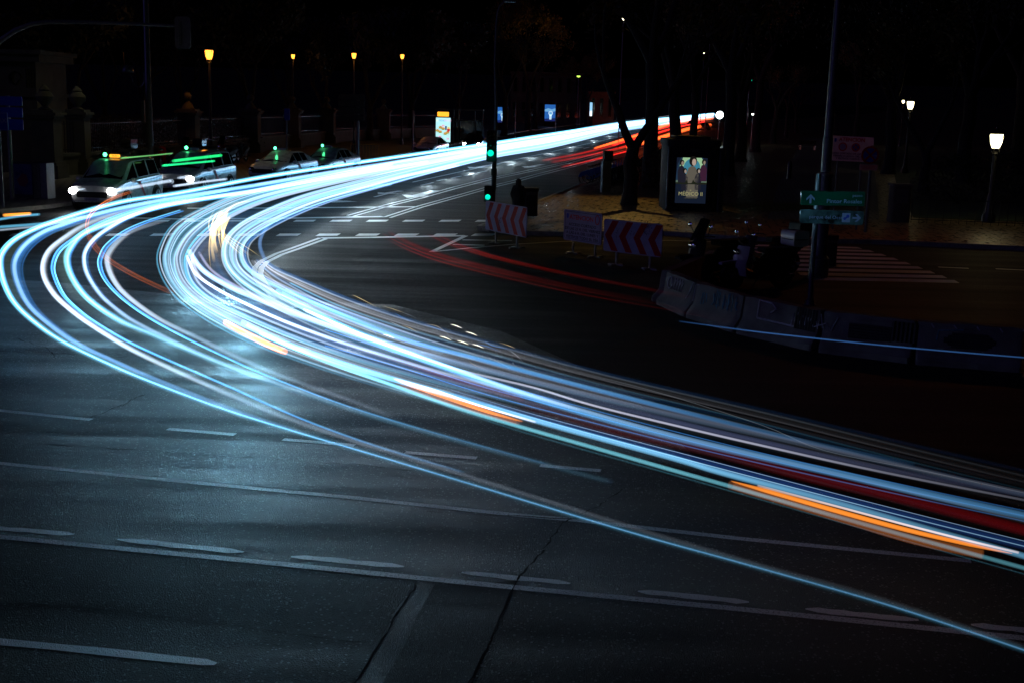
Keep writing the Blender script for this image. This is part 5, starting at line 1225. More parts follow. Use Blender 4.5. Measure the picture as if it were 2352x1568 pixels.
def grow(mb, tips, p, d, L, r, depth, rr, spread=.6, up=.12, nchild=(2, 3)):
    n = 4; pts = [p.copy()]; rad = [r]; q = p.copy(); dd = d.copy()
    for k in range(n):
        dd = (dd + Vector((rr.uniform(-.14, .14), rr.uniform(-.14, .14), rr.uniform(-.05, .1)))).normalized(); q = q + dd * L / n; pts.append(q.copy()); rad.append(r * (1 - .38 * (k + 1) / n))
        if depth <= 1: tips.append((q.copy(), dd.copy()))
    mb.tube(pts, rad, 8 if r > .08 else (5 if r > .02 else 3), cap=False)
    if depth <= 0: return
    for k in range(rr.randint(*nchild)):
        a = rr.uniform(0, 2 * PI); s = rr.uniform(.5, 1) * spread; o = dd.orthogonal().normalized(); o2 = dd.cross(o)
        nd = (dd + (o * math.cos(a) + o2 * math.sin(a)) * s + Vector((0, 0, up))).normalized()
        grow(mb, tips, q if k < 2 else pts[-2], nd, L * rr.uniform(.62, .85), rad[-1] * rr.uniform(.62, .8), depth - 1, rr, spread, up, nchild)
def tree_mesh(seed, h, r, fork=False, leaves=1200, lsize=.16, depth=4, lean=(0, 0), leafmat='leaf', trunkh=None, spread=.65):
    rr = random.Random(seed); tb_ = MB(); tips = []
    th = trunkh or h * .34; base = Vector((0, 0, -.05)); ln = Vector((lean[0], lean[1], 0))
    pts = [base, base + Vector((rr.uniform(-.05, .05), 0, th * .08))] + [base + Vector((rr.uniform(-.08, .08), rr.uniform(-.08, .08), th * k / 4)) + ln * (th * k / 4) for k in (1, 2, 3, 4)]
    tb_.tube(pts, [r * 1.5, r * 1.15, r, r * .93, r * .88, r * .84], 10)
    top = pts[-1]
    if fork:
        for s in (-1, 1): grow(tb_, tips, top - Vector((0, 0, .1)), Vector((s * .42, 0, 1)).normalized(), h * .3, r * .62, depth - 1, rr, spread)
    else:
        for k in range(3):
            a = 2 * PI * k / 3 + rr.random(); grow(tb_, tips, top, Vector((math.cos(a) * .45, math.sin(a) * .45, 1)).normalized(), h * .24, r * .6, depth - 1, rr, spread)
    lb = MB()
    for _ in range(leaves):
        p, d = rr.choice(tips); c = p + Vector((rr.gauss(0, .4), rr.gauss(0, .4), rr.gauss(0, .35)))
        a = Vector((rr.uniform(-1, 1), rr.uniform(-1, 1), rr.uniform(-1, 1))).normalized(); b2 = a.orthogonal().normalized(); s = lsize * rr.uniform(.6, 1.4)
        lb.v += [tuple(c - a * s), tuple(c + b2 * s * .45), tuple(c + a * s), tuple(c - b2 * s * .45)]; n = len(lb.v); lb.f.append([n-4, n-3, n-2, n-1]); lb.mi.append(0); lb.smooth.append(False)
    return tb_, lb, leafmat
def tree(lab, pos, spec, group='trees along the avenue', rz=0, scale=1.0, name='tree'):
    t = thing(name, lab, 'tree', pos, rz, group); t.scale = (scale,) * 3
    tb_, lb, lm = tree_mesh(**spec); tb_.build('trunk', M['bark'], t); lb.build('crown', M[lm], t); return t
def copy_tree(src, lab, pos, rz, scale, group=None):
    c = dup(src, pos, rz, lab); c.scale = (scale,) * 3
    if group: c['group'] = group
    return c
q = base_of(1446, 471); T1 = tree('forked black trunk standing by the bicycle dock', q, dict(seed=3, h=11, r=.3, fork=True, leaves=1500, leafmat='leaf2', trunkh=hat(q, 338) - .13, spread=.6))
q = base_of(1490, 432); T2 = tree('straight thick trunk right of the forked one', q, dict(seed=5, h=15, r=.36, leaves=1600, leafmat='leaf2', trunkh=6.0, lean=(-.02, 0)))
q = base_of(1550, 385); T3 = tree('dark curved trunk just left of the kiosk roof', q, dict(seed=8, h=13, r=.42, leaves=1300, trunkh=5.0, lean=(-.05, 0)))
q = base_of(1590, 372); copy_tree(T2, 'thinner dark trunk above the kiosk', q, 1.3, .85)
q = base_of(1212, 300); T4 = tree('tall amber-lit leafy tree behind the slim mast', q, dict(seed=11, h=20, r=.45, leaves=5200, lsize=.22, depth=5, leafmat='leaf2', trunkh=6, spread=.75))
q = base_of(1158, 312); copy_tree(T3, 'slim leaning tree before the blue advertisement', q, 2.0, .95)
q = base_of(1228, 297); copy_tree(T2, 'tree between the facade windows and the second advertisement', q, .4, 1.0)
q = base_of(1345, 288); copy_tree(T4, 'pale-barked tree beside the narrow lit panel', q, 2.2, .7)
for i, (px, py, s, lab) in enumerate([(1670, 405, 1.0, 'dark trunk immediately right of the kiosk'), (1700, 372, .95, 'dark trunk at the left side of the footpath'), (1735, 350, 1.1, 'trunk left of the footpath below the green far signal'),
                                      (1775, 330, .8, 'pale slim trunk beginning the left row of the footpath'), (1805, 318, .7, 'second pale trunk of the footpath row'), (1828, 306, .7, 'farthest pale trunk of the footpath row')]):
    q = base_of(px, py); copy_tree((T2, T3)[i % 2], lab, q, i * 1.1, s, 'trees along the footpath')
for i, (px, py, s, lab) in enumerate([(2040, 400, .9, 'leaning trunk right of the traffic notice'), (2120, 440, .85, 'dark tree on the lawn near the utility cabinet'), (2210, 420, 1.0, 'dark bushy tree left of the near warm lantern'), (2330, 400, 1.1, 'dark tree at the right edge behind the near lantern'), (1965, 330, .9, 'trunk at the right side of the footpath')]):
    q = base_of(px, py); copy_tree((T3, T1, T3, T2, T2)[i], lab, q, 1 + i * 1.7, s, 'trees on the lawn')
T5 = tree('dense dark park tree right of the brightest orange lamp', wall_pt(560, 97) + Vector((0, 2, 0)), dict(seed=21, h=14, r=.35, leaves=4200, lsize=.26, depth=4, trunkh=3.2, spread=.8), 'park trees behind the railings')
for i, (px, Y, s, lab) in enumerate([(170, 75, .8, 'dark park tree beside the gatehouse'), (240, 90, .9, 'park tree with orange light behind its leaves, left of the mast'), (330, 110, 1.0, 'park tree right behind the tall mast'),
                                     (420, 104, .9, 'park tree under the signal arm'), (660, 128, 1.0, 'park tree in front of the half-hidden lamp'), (745, 124, .9, 'park tree left of the grey direction board'), (850, 122, 1.0, 'park tree right of the grey direction board'), (945, 134, 1.1, 'park tree above the burger advertisement'), (1050, 150, 1.1, 'park tree behind the bus shelter')]):
    copy_tree(T5, lab, wall_pt(px, Y), i * 1.37, s, 'park trees behind the railings')
def bush(lab, pos, w_, h_, seed, n=900, mm='leaf', group='park shrubs'):
    rr = random.Random(seed); t = thing('shrub', lab, 'shrub', pos, 0, group); b = MB()
    for k in range(7): a = rr.uniform(0, 6.28); b.tube([(0, 0, 0), (w_ * .2 * math.cos(a), .2 * math.sin(a), h_ * .4), (w_ * .4 * math.cos(a), .4 * math.sin(a), h_ * .8)], [.03, .02, .008], 4)
    b.build('stem', M['bark'], t); lb = MB()
    for _ in range(n):
        a = rr.uniform(0, 2 * PI); e = rr.uniform(.1, 1) ** .5; u = rr.uniform(0, 1); c = Vector((math.cos(a) * w_ / 2 * e * math.cos(u * 1.4), math.sin(a) * w_ * .3 * e, h_ * (.1 + .9 * math.sin(u * 1.5)) * rr.uniform(.75, 1.0)))
        A = Vector((rr.uniform(-1, 1), rr.uniform(-1, 1), rr.uniform(-1, 1))).normalized(); B = A.orthogonal().normalized(); s = rr.uniform(.05, .12)
        lb.v += [tuple(c - A * s), tuple(c + B * s * .5), tuple(c + A * s), tuple(c - B * s * .5)]; k = len(lb.v); lb.f.append([k-4, k-3, k-2, k-1]); lb.mi.append(0); lb.smooth.append(False)
    lb.build('foliage', M[mm], t); return t
bush('spiky dry plant left of the kiosk', base_of(1510, 440), 1.6, 2.0, 1, 700, 'leaf2', 'planting by the kiosk'); bush('leafy shrub between the trunks and the kiosk', base_of(1522, 410), 2.4, 1.6, 2, 900, 'leaf2', 'planting by the kiosk')
bush('low hedge shrub behind the last hire bicycles', base_of(1470, 420), 2.6, 1.3, 3, 900, 'leaf', 'planting by the kiosk')
for i, (px, Y, lab) in enumerate([(420, 84, 'amber-lit hedge shrub right of the mast'), (500, 88, 'amber-lit hedge shrub below the brightest lamp'), (230, 80, 'dark shrub with orange glow behind the railings'), (300, 84, 'shrub just left of the mast behind the railings')]):
    bush(lab, wall_pt(px, Y) , 7, 2.6, 10 + i, 1600)
b = bush('dark shrub mass under the near warm lantern', base_of(2200, 470), 5, 2.2, 30, 1500, 'leaf', 'shrubs on the lawn'); bush('dark shrub at the right edge of the lawn', base_of(2330, 455), 5, 2.4, 31, 1500, 'leaf', 'shrubs on the lawn')

# small far lights
def far_light(px, py, Y, r, lm, lab, arm=True, name='street_lamp', cat='street lamp'):
    p = at(px, py, Y); g = gz(Y) + .1; t = thing(name, lab, cat, (p.x, p.y, g)); h = p.z - g
    b = MB(); b.tube([(0, 0, 0), (0, 0, h - .6), (.15 if arm else 0, 0, h - .1), (.5 if arm else 0, 0, h + .12)], .07, 6); b.build('pole', M['steelgrey'], t)
    b = MB(); b.rbox((0, 0, h + .06), (r * 3, r * 2.4, r * .9), r * .3, axis='z'); b.build('housing', M['black'], t)
    b = MB(); b.ball((0, 0, h - r * .5), r, 8, sc_=(1.3, 1, .8)); b.build('lamp', lm, t); return t
far_light(1432, 43, 120, .13, M['l_warm'], 'small warm street lamp high above the forked trunk')
far_light(1635, 16, 200, .1, M['l_warm'], 'tiny street lamp near the top edge'); far_light(1617, 122, 260, .12, M['l_warm'], 'tiny street lamp above the far traffic')
far_light(1329, 174, 190, .22, lit('greenish lamp', (.5, .9, .1), 2.0), 'greenish far street lamp above the pale trunk')
far_light(1722, 183, 120, .17, M['l_cyan'], 'far green signal light among the dark trees', False, 'traffic_signal', 'traffic signal')
for k, py in enumerate((224, 230, 236)): pass
p = at(1544, 229, 150); t = thing('lit_sign', 'small blue lit sign far down the avenue', 'sign', (p.x, p.y, .13)); h = p.z - .13
b = MB(); b.tube([(0, 0, 0), (0, 0, h + .4)], .06, 6); b.build('post', M['steelgrey'], t)
b = MB(); 
for x, z in ((-.1, .35), (.12, .4), (-.05, .15), (.1, .0), (-.1, -.15), (.05, -.35)): b.ball((x, -.1, h + z), .08, 6)
b.build('lamps', M['l_blue'], t)
p = at(1653, 265, 140); t = thing('street_lamp', 'dazzling cold white lamp where the avenue meets the dark trunks', 'street lamp', (p.x, p.y, .1)); h = p.z
b = MB(); b.tube([(0, 0, 0), (0, 0, h - .2)], .09, 8); b.build('post', M['galv'], t); b = MB(); b.ball((0, 0, h - .1), .42, 10); b.build('globe', lit('cold white globe', (.8, 1, 1), 12), t)
for px, py, lm, lab in [(1679, 277, M['l_white'], 'small white light right of the dazzling lamp'), (1681, 263, M['l_red'], 'small red light right of the dazzling lamp'), (1730, 262, M['l_white'], 'faint white light among the trunks')]:
    far_light(px, py, 120, .09, lm, lab, False)
for px, py, Y, lm, lab in [(1590, 283, 150, M['l_amber2'], 'dark car with amber indicators in the far traffic'), (1618, 291, 135, M['l_red'], 'dark car showing red tail lights behind the kiosk')]:
    q = W(px, py + 10, 0); c_ = car(SEDAN, 'far_car', lab, 'car', (q.x, q.y, gz(q.y)), math.radians(75), M['cardark'], None, None)

# ================================================================== TRAILS OF LIGHT LEFT BY THE TRAFFIC (tubes of light at lamp height)
def catmull(P, n):
    out = []; m_ = len(P)
    for i in range(m_ - 1):
        p0, p1, p2, p3 = P[max(i-1, 0)], P[i], P[i+1], P[min(i+2, m_-1)]
        for k in range(n):
            t = k / n; a = 2*p1; b = (p2 - p0); c = 2*p0 - 5*p1 + 4*p2 - p3; d = -p0 + 3*p1 - 3*p2 + p3
            out.append(.5 * (a + b*t + c*t*t + d*t*t*t))
    out.append(P[-1]); return out
class Trail:
    def __init__(s, g=.3): s.mb = MB(); s.col = []; s.arc = []; s.aim = []; s.g = g
    def strand(s, px, h, r, col, st, n=5, sides=7, period=.03):      # px: seen path; st: light given off along it
        pts3 = [Vector((*p[:2], 0)) for p in px]; P = catmull(pts3, n); S = []
        if not isinstance(st, list): st = [st] * len(px)
        for i in range(len(px) - 1):
            for k in range(n): t = k / n; S.append(st[i] * (1 - t) + st[i+1] * t)
        S.append(st[-1])
        Wd = [W(p.x, p.y, h) for p in P]
        r_ = r if isinstance(r, list) else [r] * len(px)
        Rr = []
        for i in range(len(px) - 1):
            for k in range(n): t = k / n; Rr.append(r_[i] * (1 - t) + r_[i+1] * t)
        Rr.append(r_[-1])
        Rr = [a * min(2.4, (q.y / 38) ** .5) if q.y > 38 else a * (q.y / 38) ** .75 for a, q in zip(Rr, Wd)]
        s.mb.tube(Wd, Rr, sides, cap=False); arc = 0
        for i in range(len(Wd)):
            if i: arc += (Wd[i] - Wd[i-1]).length
            d = (Wd[min(i+1, len(Wd)-1)] - Wd[max(i-1, 0)]).normalized()
            for k in range(sides): s.col.append((col[0]*S[i]*s.g, col[1]*S[i]*s.g, col[2]*S[i]*s.g)); s.arc.append(arc / period); s.aim.append(tuple(d))
    def build(s, name, lab, group=None, mm='halo', cat='light trail', beam=None):
        kk = 1.0 if mm == 'halo' else 1.8
        if beam is None: beam = .9 if name == 'light_trail' else (.0 if name != 'tail_light_trail' else .5)
        if name == 'tail_light_trail': s.aim = [(-a, -b, -c) for a, b, c in s.aim]
        s.col = [(a*kk, b*kk, c*kk, beam) for a, b, c in s.col]
        o = s.mb.build(name, M[mm], None, 100); me = o.data
        a = me.attributes.new('glow', 'FLOAT_COLOR', 'POINT'); a.data.foreach_set('color', [c for v in s.col for c in v])
        a = me.attributes.new('aim', 'FLOAT_VECTOR', 'POINT'); a.data.foreach_set('vector', [c for v in s.aim for c in v])
        a = me.attributes.new('arc', 'FLOAT', 'POINT'); a.data.foreach_set('value', s.arc)
        return tag(o, lab, cat, group)
CYAN = (.16, .60, .92); BLU = (.06, .30, .85); WHT = (.62, .78, .98); TEAL = (.22, .66, .66); GRY = (.5, .52, .6); RED = (1, .02, .015); ORA = (1, .28, .03)
G = 'headlight trails sweeping through the bend'
TR = {}
TR['a'] = [(1640, 262), (1480, 278), (1263, 309), (1121, 331), (919, 360), (740, 386), (588, 410), (410, 444), (295, 461), (218, 480), (143, 503), (85, 524), (38, 547), (10, 573), (0, 601), (8, 647), (31, 693), (72, 734), (137, 780), (239, 830), (342, 874), (513, 938), (684, 992), (820, 1032), (1070, 1107), (1310, 1180), (1500, 1236), (1700, 1291), (2000, 1376), (2200, 1440), (2420, 1515)]
TR['b'] = [(1500, 280), (1263, 319), (1121, 341), (919, 372), (740, 400), (588, 426), (420, 452), (290, 476), (200, 498), (145, 516), (102, 532), (64, 557), (41, 585), (33, 614), (41, 652), (64, 698), (102, 736), (170, 785), (260, 828), (350, 867), (513, 931), (684, 989)]
TR['c'] = [(430, 466), (370, 470), (307, 480), (246, 498), (192, 519), (154, 542), (115, 573), (99, 606), (102, 639), (123, 675), (154, 705), (200, 740), (273, 786), (342, 822), (444, 869), (547, 913), (649, 955), (804, 1008), (950, 1052), (1100, 1101), (1300, 1163), (1500, 1225), (1750, 1298), (2000, 1367), (2350, 1483)]
TR['d'] = [(520, 436), (410, 457), (295, 486), (218, 516), (167, 548), (133, 575), (119, 606), (122, 634), (143, 678), (179, 713), (218, 741), (290, 783), (393, 830), (513, 882), (684, 958), (860, 1022), (1060, 1082)]
TR['e'] = [(900, 378), (740, 410), (588, 440), (436, 462), (333, 484), (256, 511), (192, 537), (164, 567), (154, 596), (164, 634), (192, 676), (231, 709), (282, 740), (342, 765), (444, 808), (547, 850), (649, 885), (804, 938), (960, 985), (1150, 1038), (1400, 1105)]
TR['f'] = [(980, 372), (800, 402), (640, 430), (500, 451), (384, 471), (307, 494), (256, 520), (218, 547), (197, 575), (193, 601), (202, 634), (231, 678), (269, 712), (307, 738), (376, 773), (478, 820), (590, 862), (760, 920)]
TR['g'] = [(414, 483), (333, 509), (282, 532), (243, 562), (228, 588), (225, 609), (236, 639), (264, 673), (307, 708), (359, 741), (427, 777), (513, 818), (581, 849), (684, 890), (804, 934), (980, 988), (1250, 1063)]
TR['h'] = [(379, 506), (307, 529), (277, 549), (254, 575), (246, 598), (256, 634), (282, 671), (333, 712), (384, 743), (444, 771), (547, 820), (649, 863), (804, 918), (900, 955)]
def prof(path, f): n = len(path) - 1; return [f(i / n) for i in range(n + 1)]
def off(path, dx, dy=None, k=1.0): return [(x + dx, y + (dy if dy is not None else dx * .3)) for x, y in path]
def lr(pts):                                       # piecewise-linear profile
    def f(t):
        for (a, va), (b, vb) in zip(pts, pts[1:]):
            if t <= b: return va + (vb - va) * (t - a) / (b - a)
        return pts[-1][1]
    return f
fade1 = lr([(0, 1.8), (.15, 1.6), (.45, 1.5), (.6, 1.0), (.7, .5), (.8, .22), (.88, .3), (1, .3)])
turn = lambda t: 1.5 if t < .6 else 1.2
def multi(key, col, base, specs, lab, mm='halo', group=G, n=5):
    t = Trail()
    for dx, r, k, c in specs: t.strand(off(TR[key], dx, dx * .25), .65, r * (1.0 if mm == 'halo' else .9), c or col, [base(i / (len(TR[key]) - 1)) * k * turn(i / (len(TR[key]) - 1)) for i in range(len(TR[key]))], n)
    return t.build('light_trail', lab, group, mm)
multi('a', CYAN, fade1, [(0, .10, .75, None), (-3, .06, .5, None), (4, .05, .6, None), (7, .04, .4, BLU)], 'outermost cyan headlight trail, touching the left edge and crossing the whole foreground')
multi('a', WHT, lambda t: fade1(t) * .8, [(0, .024, 2.6, (.16, .5, 1)), (-6, .015, .6, CYAN), (3, .012, .6, None)], 'thin bright thread inside the outermost cyan trail', 'core')
multi('b', BLU, lr([(0, 1.6), (.5, 1.6), (.75, 1.0), (1, .0)]), [(0, .07, 1.3, (.3, .6, 1)), (6, .06, .5, None), (12, .05, .3, None), (18, .03, .3, None), (-6, .05, .5, None)], 'blue headlight trail just inside the outermost cyan one')
t = Trail(); t.strand(off(TR['a'], 20, 4)[8:24], .55, .24, (.10, .16, .14), lr([(0, 0), (.2, .5), (.6, .5), (1, 0)]) and [0, .2, .35, .45, .5, .5, .5, .5, .45, .4, .35, .3, .2, .12, .06, 0]); t.build('light_trail', 'wide dull green sheen between the two outermost left trails', G)
multi('c', WHT, lr([(0, .05), (.15, .4), (.25, 1.1), (.42, 1.5), (.5, 1.0), (.6, .32), (.75, .13), (1, .05)]), [(0, .085, 1.0, None), (-2, .05, .7, None), (5, .07, .35, GRY)], 'thick white headlight trail, second arc from the left')
multi('d', CYAN, lr([(0, .8), (.4, 1.1), (.6, 1.0), (.75, .5), (1, .06)]), [(0, .028, 1.4, BLU), (7, .026, 1.4, None), (3, .05, .4, BLU)], 'pair of thin blue threads beside the thick white arc', 'core')
t = Trail(); t.strand(off(TR['e'], -14, -4)[3:17], .55, .26, (.10, .17, .15), [.1, .25, .4, .5, .55, .55, .55, .5, .45, .35, .3, .2, .1, 0]); t.build('light_trail', 'wide dull green sheen beside the broad cyan arc', G)
multi('e', CYAN, lr([(0, 1.4), (.3, 1.5), (.55, 1.4), (.65, .7), (.8, .22), (1, .06)]), [(0, .10, 1.1, None), (-5, .07, .5, TEAL), (6, .06, .5, BLU), (1, .04, .7, WHT)], 'broad cyan headlight trail, fourth arc from the left')
multi('f', (.35, .62, 1), lr([(0, 1.3), (.4, 1.7), (.6, 1.3), (.8, .5), (1, .1)]), [(0, .075, 1.0, None), (1, .05, .8, WHT), (8, .04, .3, BLU)], 'bright white-blue trail inside the broad cyan arc')
multi('g', CYAN, lr([(0, .5), (.3, 1.2), (.6, .9), (.8, .35), (1, .05)]), [(0, .022, 1.3, None), (8, .022, 1.2, BLU), (4, .04, .35, BLU)], 'twin thin blue threads left of the innermost white arc', 'core')
multi('h', WHT, lr([(0, .1), (.2, .7), (.35, 1.2), (.55, .8), (.7, .35), (1, .03)]), [(0, .075, 1.0, None), (5, .06, .45, GRY), (-5, .04, .4, None)], 'innermost white arc of the left group, fading over the lit asphalt')

# main bundles: strands running between an outer and an inner guide
B1 = [((1640, 261), (1640, 265)), ((1500, 275), (1500, 281)), ((1400, 286), (1400, 295)), ((1263, 311), (1263, 324)), ((1130, 333), (1130, 346)), ((900, 375), (900, 392)), ((700, 414), (720, 431)), ((560, 446), (600, 463)), ((470, 483), (515, 501)), ((408, 522), (462, 541)), ((380, 568), (432, 580)),
      ((375, 605), (428, 612)), ((392, 650), (445, 652)), ((432, 695), (492, 690)), ((505, 742), (575, 728)), ((610, 793), (695, 777)), ((800, 860), (860, 832)), ((1000, 918), (1060, 888)), ((1200, 973), (1270, 943)), ((1500, 1052), (1570, 1022)), ((1800, 1130), (1860, 1096)), ((2100, 1212), (2160, 1176)), ((2420, 1304), (2460, 1258))]
B2 = [((1640, 262), (1640, 270)), ((1500, 280), (1500, 290)), ((1400, 295), (1400, 306)), ((1263, 323), (1263, 339)), ((1130, 346), (1130, 362)), ((960, 383), (985, 397)), ((820, 418), (860, 431)), ((700, 450), (750, 462)), ((612, 484), (670, 493)), ((550, 516), (606, 525)), ((517, 550), (567, 556)),
      ((510, 590), (560, 590)), ((527, 628), (580, 622)), ((572, 668), (640, 656)), ((662, 718), (740, 698)), ((800, 778), (880, 750)), ((950, 828), (1040, 803)), ((1150, 888), (1240, 858)), ((1400, 950), (1500, 923)), ((1700, 1017), (1780, 987)), ((2000, 1082), (2080, 1055)), ((2420, 1168), (2460, 1137))]
B3 = [((590, 600), (604, 598)), ((615, 625), (628, 618)), ((660, 655), (678, 642)), ((760, 706), (790, 690)), ((900, 756), (930, 738)), ((1100, 816), (1140, 798)), ((1350, 887), (1400, 868)), ((1700, 972), (1750, 950)), ((2050, 1062), (2100, 1035)), ((2420, 1152), (2460, 1120))]
def between(G_, t0, amp=.06, ph=0.0, i0=0, i1=None):
    i1 = i1 or len(G_); out = []
    for i in range(i0, i1):
        a, b = G_[i]; t = t0 + amp * math.sin(i * .55 + ph); out.append((a[0] + (b[0] - a[0]) * t, a[1] + (b[1] - a[1]) * t))
    return out
rb = random.Random(12)
pf1 = lr([(0, 1.8), (.2, 1.4), (.32, 1.25), (.42, 1.4), (.56, 1.4), (.63, 1.3), (.68, 1.05), (.73, .6), (.78, .22), (.83, .08), (1, 0)])
def bundle(Gd, lab, ts, cols, rr_, k, pf, mm='halo', i0=0, i1=None, hz_=.65, amp=.06, group='white-hot bundles of headlight trails'):
    t = Trail(); n = len(Gd)
    for j, t0 in enumerate(ts):
        a, b = i0 + (rb.randint(0, 2) if i0 == 0 and j % 3 == 2 else 0), (i1 or n); path = between(Gd, t0, amp, rb.uniform(0, 6), a, b); c = cols[j % len(cols)]; kk = k * rb.uniform(.6, 1.3)
        t.strand(path, hz_ + rb.uniform(-.05, .05), rr_ * rb.uniform(.8, 1.7), c, [pf(i / (n - 1)) * kk for i in range(a, b)], 5)
    return t.build('light_trail', lab, group, mm)
bundle(B1, 'left white-hot bundle: its broad outer edge', [0, .12, .25, .38], [CYAN, WHT, CYAN], .06, .55, pf1)
bundle(B1, 'left white-hot bundle: its middle', [.45, .55, .68, .8], [CYAN, WHT, (.35, .6, 1)], .06, .5, pf1, i1=18)
bundle(B1, 'left white-hot bundle: its inner edge', [.86, .95, 1.05, 1.15], [WHT, CYAN, BLU], .04, .5, pf1)
bundle(B1, 'left white-hot bundle: fine threads', [-.08, .05, .2, .33, .5, .62, .75, .9, 1.0, 1.2, -.2], [WHT, CYAN, WHT], .02, .5, pf1, 'core', i1=20)
bundle(B2, 'right white-hot bundle: its broad outer edge', [0, .12, .26, .4], [CYAN, WHT, CYAN], .06, .6, pf1)
bundle(B2, 'right white-hot bundle: its middle', [.48, .58, .7, .8], [CYAN, WHT, (.35, .6, 1)], .06, .6, pf1, i1=17)
bundle(B2, 'right white-hot bundle: its inner edge', [.88, .97, 1.08], [WHT, CYAN, BLU], .04, .6, pf1)
bundle(B2, 'right white-hot bundle: fine threads', [-.06, .08, .2, .36, .5, .66, .78, .92, 1.02, 1.15], [WHT, CYAN, WHT], .02, .5, pf1, 'core', i1=19)
bundle(B2, 'blue veil along the left side of the right bundle', [-.35, -.2, -.5], [BLU], .10, .16, lr([(0, 0), (.35, 0), (.5, 1), (.7, 1.2), (.8, .6), (1, .2)]), i0=8, i1=18)
bundle(B1, 'blue veil inside the hollow of the left bundle', [1.3, 1.5, 1.75, 1.4], [BLU, (.2, .3, .6)], .11, .2, lr([(0, 0), (.35, 0), (.45, 1.1), (.65, 1.4), (.8, .6), (1, .1)]), i0=8, i1=19)
# crossing trails leaving the left bundle over to the right one
X1 = [(430, 590), (450, 630), (500, 665), (570, 700), (660, 740), (800, 790), (1000, 850), (1250, 915), (1500, 985), (1800, 1058), (2100, 1130), (2420, 1212)]
X2 = [(436, 580), (465, 620), (520, 655), (600, 690), (700, 730), (860, 780), (1050, 832), (1300, 895), (1600, 965), (1900, 1030), (2420, 1150)]
t = Trail(); pfx = [5, 6, 6, 5, 4.5, 3, 1.5, .9, .6, .5, .4, .3]
t.strand(X1, .65, .05, WHT, [p * .7 for p in pfx]); t.strand(off(X1, 10, 6), .62, .05, GRY, [p * .4 for p in pfx]); t.strand(off(X2, 0, 0), .68, .09, (.4, .62, 1), [p * .7 for p in pfx[:11]]); t.strand(off(X2, 22, 2), .6, .05, (.4, .4, .6), [p * .3 for p in pfx[:11]])
t.build('light_trail', 'white and lilac trails crossing from the left bundle to the right one', 'white-hot bundles of headlight trails')
bundle(B3, 'grey-white veil along the upper right of the bundles', [-.6, -.1, .2, .5, .8, 1.0, 1.3], [GRY, (.35, .38, .42), BLU, GRY], .055, .34, lr([(0, 1.9), (.2, 1.6), (.4, 1.0), (.55, .45), (.75, .2), (1, .12)]), 'halo', group='headlight trails sweeping through the bend')
bundle(B3, 'pale fine threads on the upper right veil', [-.4, .05, .35, .7, 1.1], [GRY, WHT, CYAN], .016, .4, lr([(0, 1.9), (.2, 1.6), (.4, .9), (.6, .3), (1, .08)]), 'core', group='headlight trails sweeping through the bend')
GW = 'crisp trails crossing the lower right'
def lines(lab, specs, mm='halo', beam=.5, name='light_trail'):
    t = Trail(.4)
    for px, r, c, st in specs: t.strand(px, .63, r * .75, c, st)
    return t.build(name, lab, GW, mm, 'light trail', beam)
lines('bright blue trail, uppermost strong line at lower right', [([(660, 668), (746, 708), (917, 776), (1088, 821), (1259, 866), (1493, 926), (1650, 965), (1850, 1013), (2100, 1066)], .10, (.10, .42, .95), [1.6, 2.0, 1.6, 1.3, 1.0, .7, .45, .2, .04])])
lines('broad bright cyan line running through the middle of the lower trails', [([(640, 672), (746, 731), (849, 779), (986, 829), (1157, 889), (1328, 943), (1550, 1003), (1803, 1060), (1931, 1088), (2130, 1134), (2420, 1198)], .15, (.14, .46, .9), [3.0, 3.2, 2.8, 2.2, 1.7, 1.2, .9, .85, .8, .75, .6]), ([(700, 712), (849, 777), (986, 826), (1157, 886), (1328, 940)], .07, WHT, [2.2, 2.6, 1.8, .8, .2])])
lines('lilac-white line above the broad cyan one', [([(900, 800), (1054, 848), (1225, 889), (1362, 930), (1550, 976), (1749, 1022), (2041, 1086), (2420, 1160)], .05, (.6, .62, .8), [.2, .8, 1.3, 1.4, 1.4, 1.2, .5, .12]), ([(1300, 905), (1550, 968), (1749, 1014), (2041, 1078), (2420, 1148)], .12, (.2, .24, .5), [.1, .35, .35, .2, .06])])
lines('fine parallel blue threads between the broad lines', [([(746, 757 + k * 6), (917, 812 + k * 5), (1088, 866 + k * 5), (1259, 913 + k * 5), (1550, 990 + k * 4.5), (1803, 1052 + k * 4), (2100, 1118 + k * 4), (2420, 1186 + k * 4)], .022, (BLU, CYAN, (.12, .3, .6))[k % 3], [v * .8 for v in (.9, .9, .8, .6, .45, .35, .3, .25)]) for k in (0, 3, 6)], 'core')
lines('white-cyan line just above the long orange flashes', [([(560, 742), (660, 790), (780, 832), (904, 870), (1054, 912), (1242, 968), (1550, 1052), (1657, 1084), (1900, 1148), (2140, 1216), (2333, 1270), (2420, 1297)], .12, (.22, .62, .98), [4.0, 3.8, 3.0, 2.2, 1.5, 1.6, 1.5, 1.4, .9, .7, .8, .8])])
lines('cyan line along the lower edge of the orange flashes', [([(600, 768), (746, 828), (897, 882), (1054, 937), (1191, 978), (1350, 1023), (1550, 1080), (1668, 1113), (1950, 1193), (2253, 1276), (2420, 1322)], .085, (.2, .66, .82), [3.2, 2.8, 2.0, 1.5, 1.3, 1.2, 1.1, .9, .45, .6, .6]), ([(897, 890), (1191, 988), (1550, 1090), (1950, 1204), (2420, 1336)], .03, (.1, .4, .55), [.3, .3, .28, .2, .15])])
